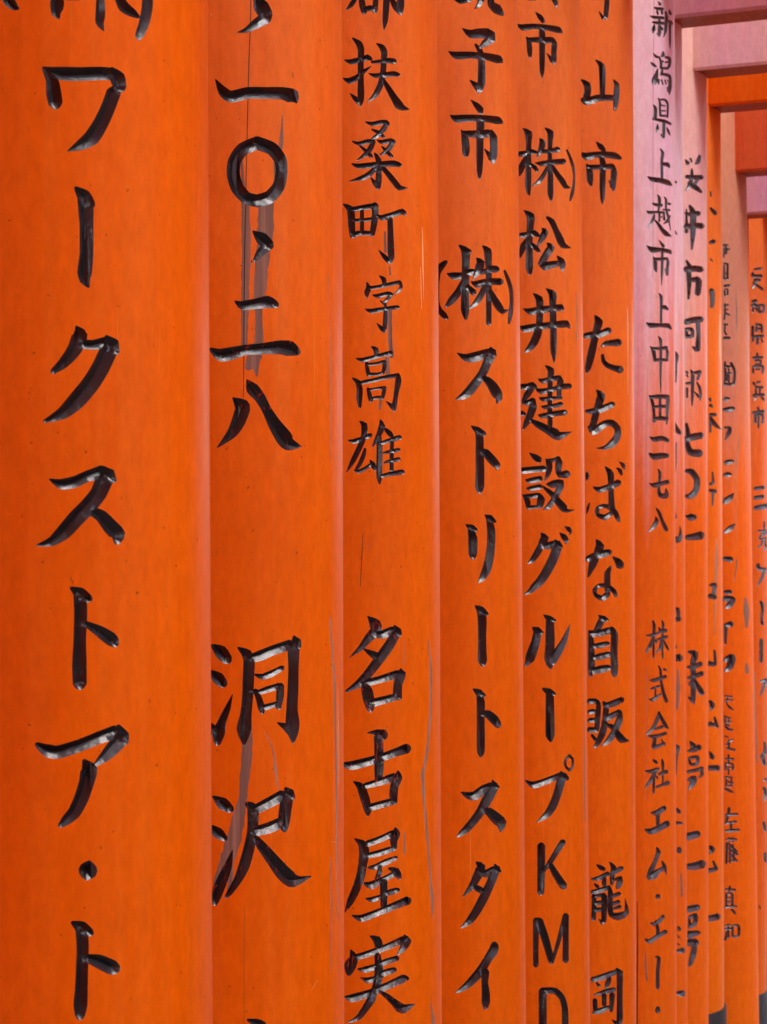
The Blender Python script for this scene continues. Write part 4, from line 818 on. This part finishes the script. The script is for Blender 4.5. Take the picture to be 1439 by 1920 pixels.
DEEP = list(PILLARS.items())
DEEP += [(0, (8.6, -30, -30))] + [(-i, (8.6 - 2.5 * i, None, None)) for i in range(1, 8)] + [ (15, (48.0, 1480, 1480)), (16, (51.0, 1500, 1500))]
for k, (dr, xt, xb) in sorted(DEEP):
    depth = dr * R
    if xt is None:                              # gates beside and behind the viewer
        post = Post(k, max(depth, 1.0), 0, 0)
        post.Y = depth; post.s = 0.0; post.X0 = (-2.6 + 0.27 * (dr - 8.6)) * R
    else:
        post = Post(k, depth, xt, xb)
    post.g = g = ground_z(depth)
    root = bpy.data.objects.new('torii_gate', None)
    COL.objects.link(root)
    root.location = (post.axis(g), depth, g)
    root.empty_display_size = 0.2
    tag(root, LABELS[k], 'torii gate', ROW)
    org = Vector(root.location)
    # heights of the tie beam and of the black foot sleeve
    if k in BEAMROW:
        zb = EYE + (960 - BEAMROW[k]) / FPX * (depth - R * 0.35)
    else:
        zb = 2.50 + (g if k > 12 else 0) * 0.9
    if k in SLEEVEROW:
        zs = EYE - (SLEEVEROW[k] - 960) / FPX * (depth - 0.1 * R)
    elif k == 11:
        zs = EYE - 1.02 * 960 / FPX * depth
    else:
        zs = g + 0.30
    zs = max(zs, g + 0.12)
    top = zb + 0.62
    mats = [POSTCOL.get(k, PLAIN_POST), WOOD, GREYWOOD, CRACK, SEAM, PALE]
    chars, inks = [], []
    for (p, x0, y0, sc, nm, txt) in TEXT:
        if p == k:
            chars.append([[(a, b, c * (1.22 if k >= 7 else 1.12 if k >= 4 else 1.05)) for a, b, c in st] for st in parse(txt, x0, y0, sc)])
            inks.append(INK_WORN if (k in (2, 3) and nm in ('two', 'eight', 'name', 'old', 'house', 'fruit', 'marsh')) else (INK if k < 7 else INK_GREY))
    scars = [(kd, parse(t, 0, 0, 1)[0]) for kd, t in SCARS.get(k, [])]
    build_post(post, chars, scars, mats, root, g - 0.05, top, inks)
    loc = lambda V: [(v[0] - org.x, v[1] - org.y, v[2] - org.z) for v in V]
    V, Fc = tube([(R * 1.035, g - 0.04), (R * 1.035, zs - 0.004), (R * 1.028, zs), (R * 0.99, zs)], 64, post.axis, depth)
    mesh_obj('foot_sleeve', loc(V), Fc, SLEEVE, root, smooth=40)
    # the partner post across the path
    span = 1.75
    px, py = post.axis(g) + BDIR.x * span, depth + BDIR.y * span
    V, Fc = tube([(R, g - 0.05), (R, top)], 48, lambda z: px, py)
    mesh_obj('pillar', loc(V), Fc, ORANGE, root, smooth=40)
    V, Fc = tube([(R * 1.035, g - 0.04), (R * 1.035, g + 0.3), (R * 0.99, g + 0.3)], 48, lambda z: px, py)
    mesh_obj('foot_sleeve', loc(V), Fc, SLEEVE, root, smooth=40)
    # tie beam running through both posts, then the double lintel
    c = Vector((post.axis(zb), depth, 0))
    bm_ = BEAMCOL.get(k, ORANGE)
    V, Fc = bar(c - BDIR * 0.32, c + BDIR * (span + 0.32), 0.10, zb, zb + 0.21)
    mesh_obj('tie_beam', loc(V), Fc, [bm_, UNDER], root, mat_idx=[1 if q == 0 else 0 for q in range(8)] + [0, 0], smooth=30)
    V, Fc = bar(c - BDIR * 0.42, c + BDIR * (span + 0.42), 0.12, top, top + 0.11, curve=0.05, n=16)
    mesh_obj('lower_lintel', loc(V), Fc, ORANGE, root, smooth=30)
    V, Fc = bar(c - BDIR * 0.52, c + BDIR * (span + 0.52), 0.13, top + 0.115, top + 0.20, curve=0.05, n=16, flare=0.03)
    mesh_obj('upper_lintel', loc(V), Fc, ORANGE, root, smooth=30)
    V, Fc = bar(c - BDIR * 0.54, c + BDIR * (span + 0.54), 0.18, top + 0.205, top + 0.23, curve=0.05, n=16)
    mesh_obj('lintel_cap', loc(V), Fc, SLEEVE, root, smooth=30)
    V, Fc = bar(c + BDIR * (span / 2 - 0.07), c + BDIR * (span / 2 + 0.07), 0.05, zb + 0.212, top - 0.002)
    mesh_obj('centre_strut', loc(V), Fc, ORANGE, root, smooth=30)
    for e in (0, span):
        q = c + BDIR * e
        for sgn in (-1, 1):
            a = q + BDIR * sgn * (R + 0.001); b2 = q + BDIR * sgn * (R + 0.055)
            V, Fc = bar(a, b2, 0.05, zb + 0.212, zb + 0.235)
            if k >= 13 or k < 7:
                mesh_obj('wedge', loc(V), Fc, ORANGE, root, smooth=30)

# ------------------------------------------------------------ ground
def sheet(name, xs, ys, zf, m, kind='structure'):
    V = [(x, y, zf(x, y)) for y in ys for x in xs]
    nx = len(xs)
    Fc = [(j * nx + i, j * nx + i + 1, (j + 1) * nx + i + 1, (j + 1) * nx + i) for j in range(len(ys) - 1) for i in range(nx - 1)]
    o = mesh_obj(name, V, Fc, m, smooth=0)
    tag(o, kind=kind)
    return o
def gz(x, y):
    z = ground_z(y) if y < 12 else -0.66
    return z + 0.02 * math.sin(x * 1.7 + y) + (max(0, -x - 1.5) * 0.12)
xs = [-600, -200, -60, -20] + [i * 0.5 for i in range(-20, 21)] + [20, 60, 200, 600]
ys = [-600, -200, -60, -20] + [i * 0.4 for i in range(-20, 41)] + [30, 80, 200, 700]
sheet('forest_floor', xs, ys, lambda x, y: gz(max(-10, min(10, x)), y) - 0.04, plain("forest_floor_soil", (0.06, 0.045, 0.03), 0.95, 0.5, 2.0))
def px_path(t, y):
    return 0.30 * y - 0.85 + t
pv, pf = [], []
yy = [-3 + i * 0.25 for i in range(60)]
for j, y in enumerate(yy):
    for t in (0.32, 1.5):
        pv.append((px_path(t, y), y, gz(0, y) + 0.012))
for j in range(len(yy) - 1):
    pf.append((2 * j, 2 * j + 1, 2 * j + 3, 2 * j + 2))
o = mesh_obj('stone_path', pv, pf, plain("path_stone", (0.13, 0.12, 0.105), 0.85, 0.25, 5.0), smooth=0)
tag(o, kind='structure')
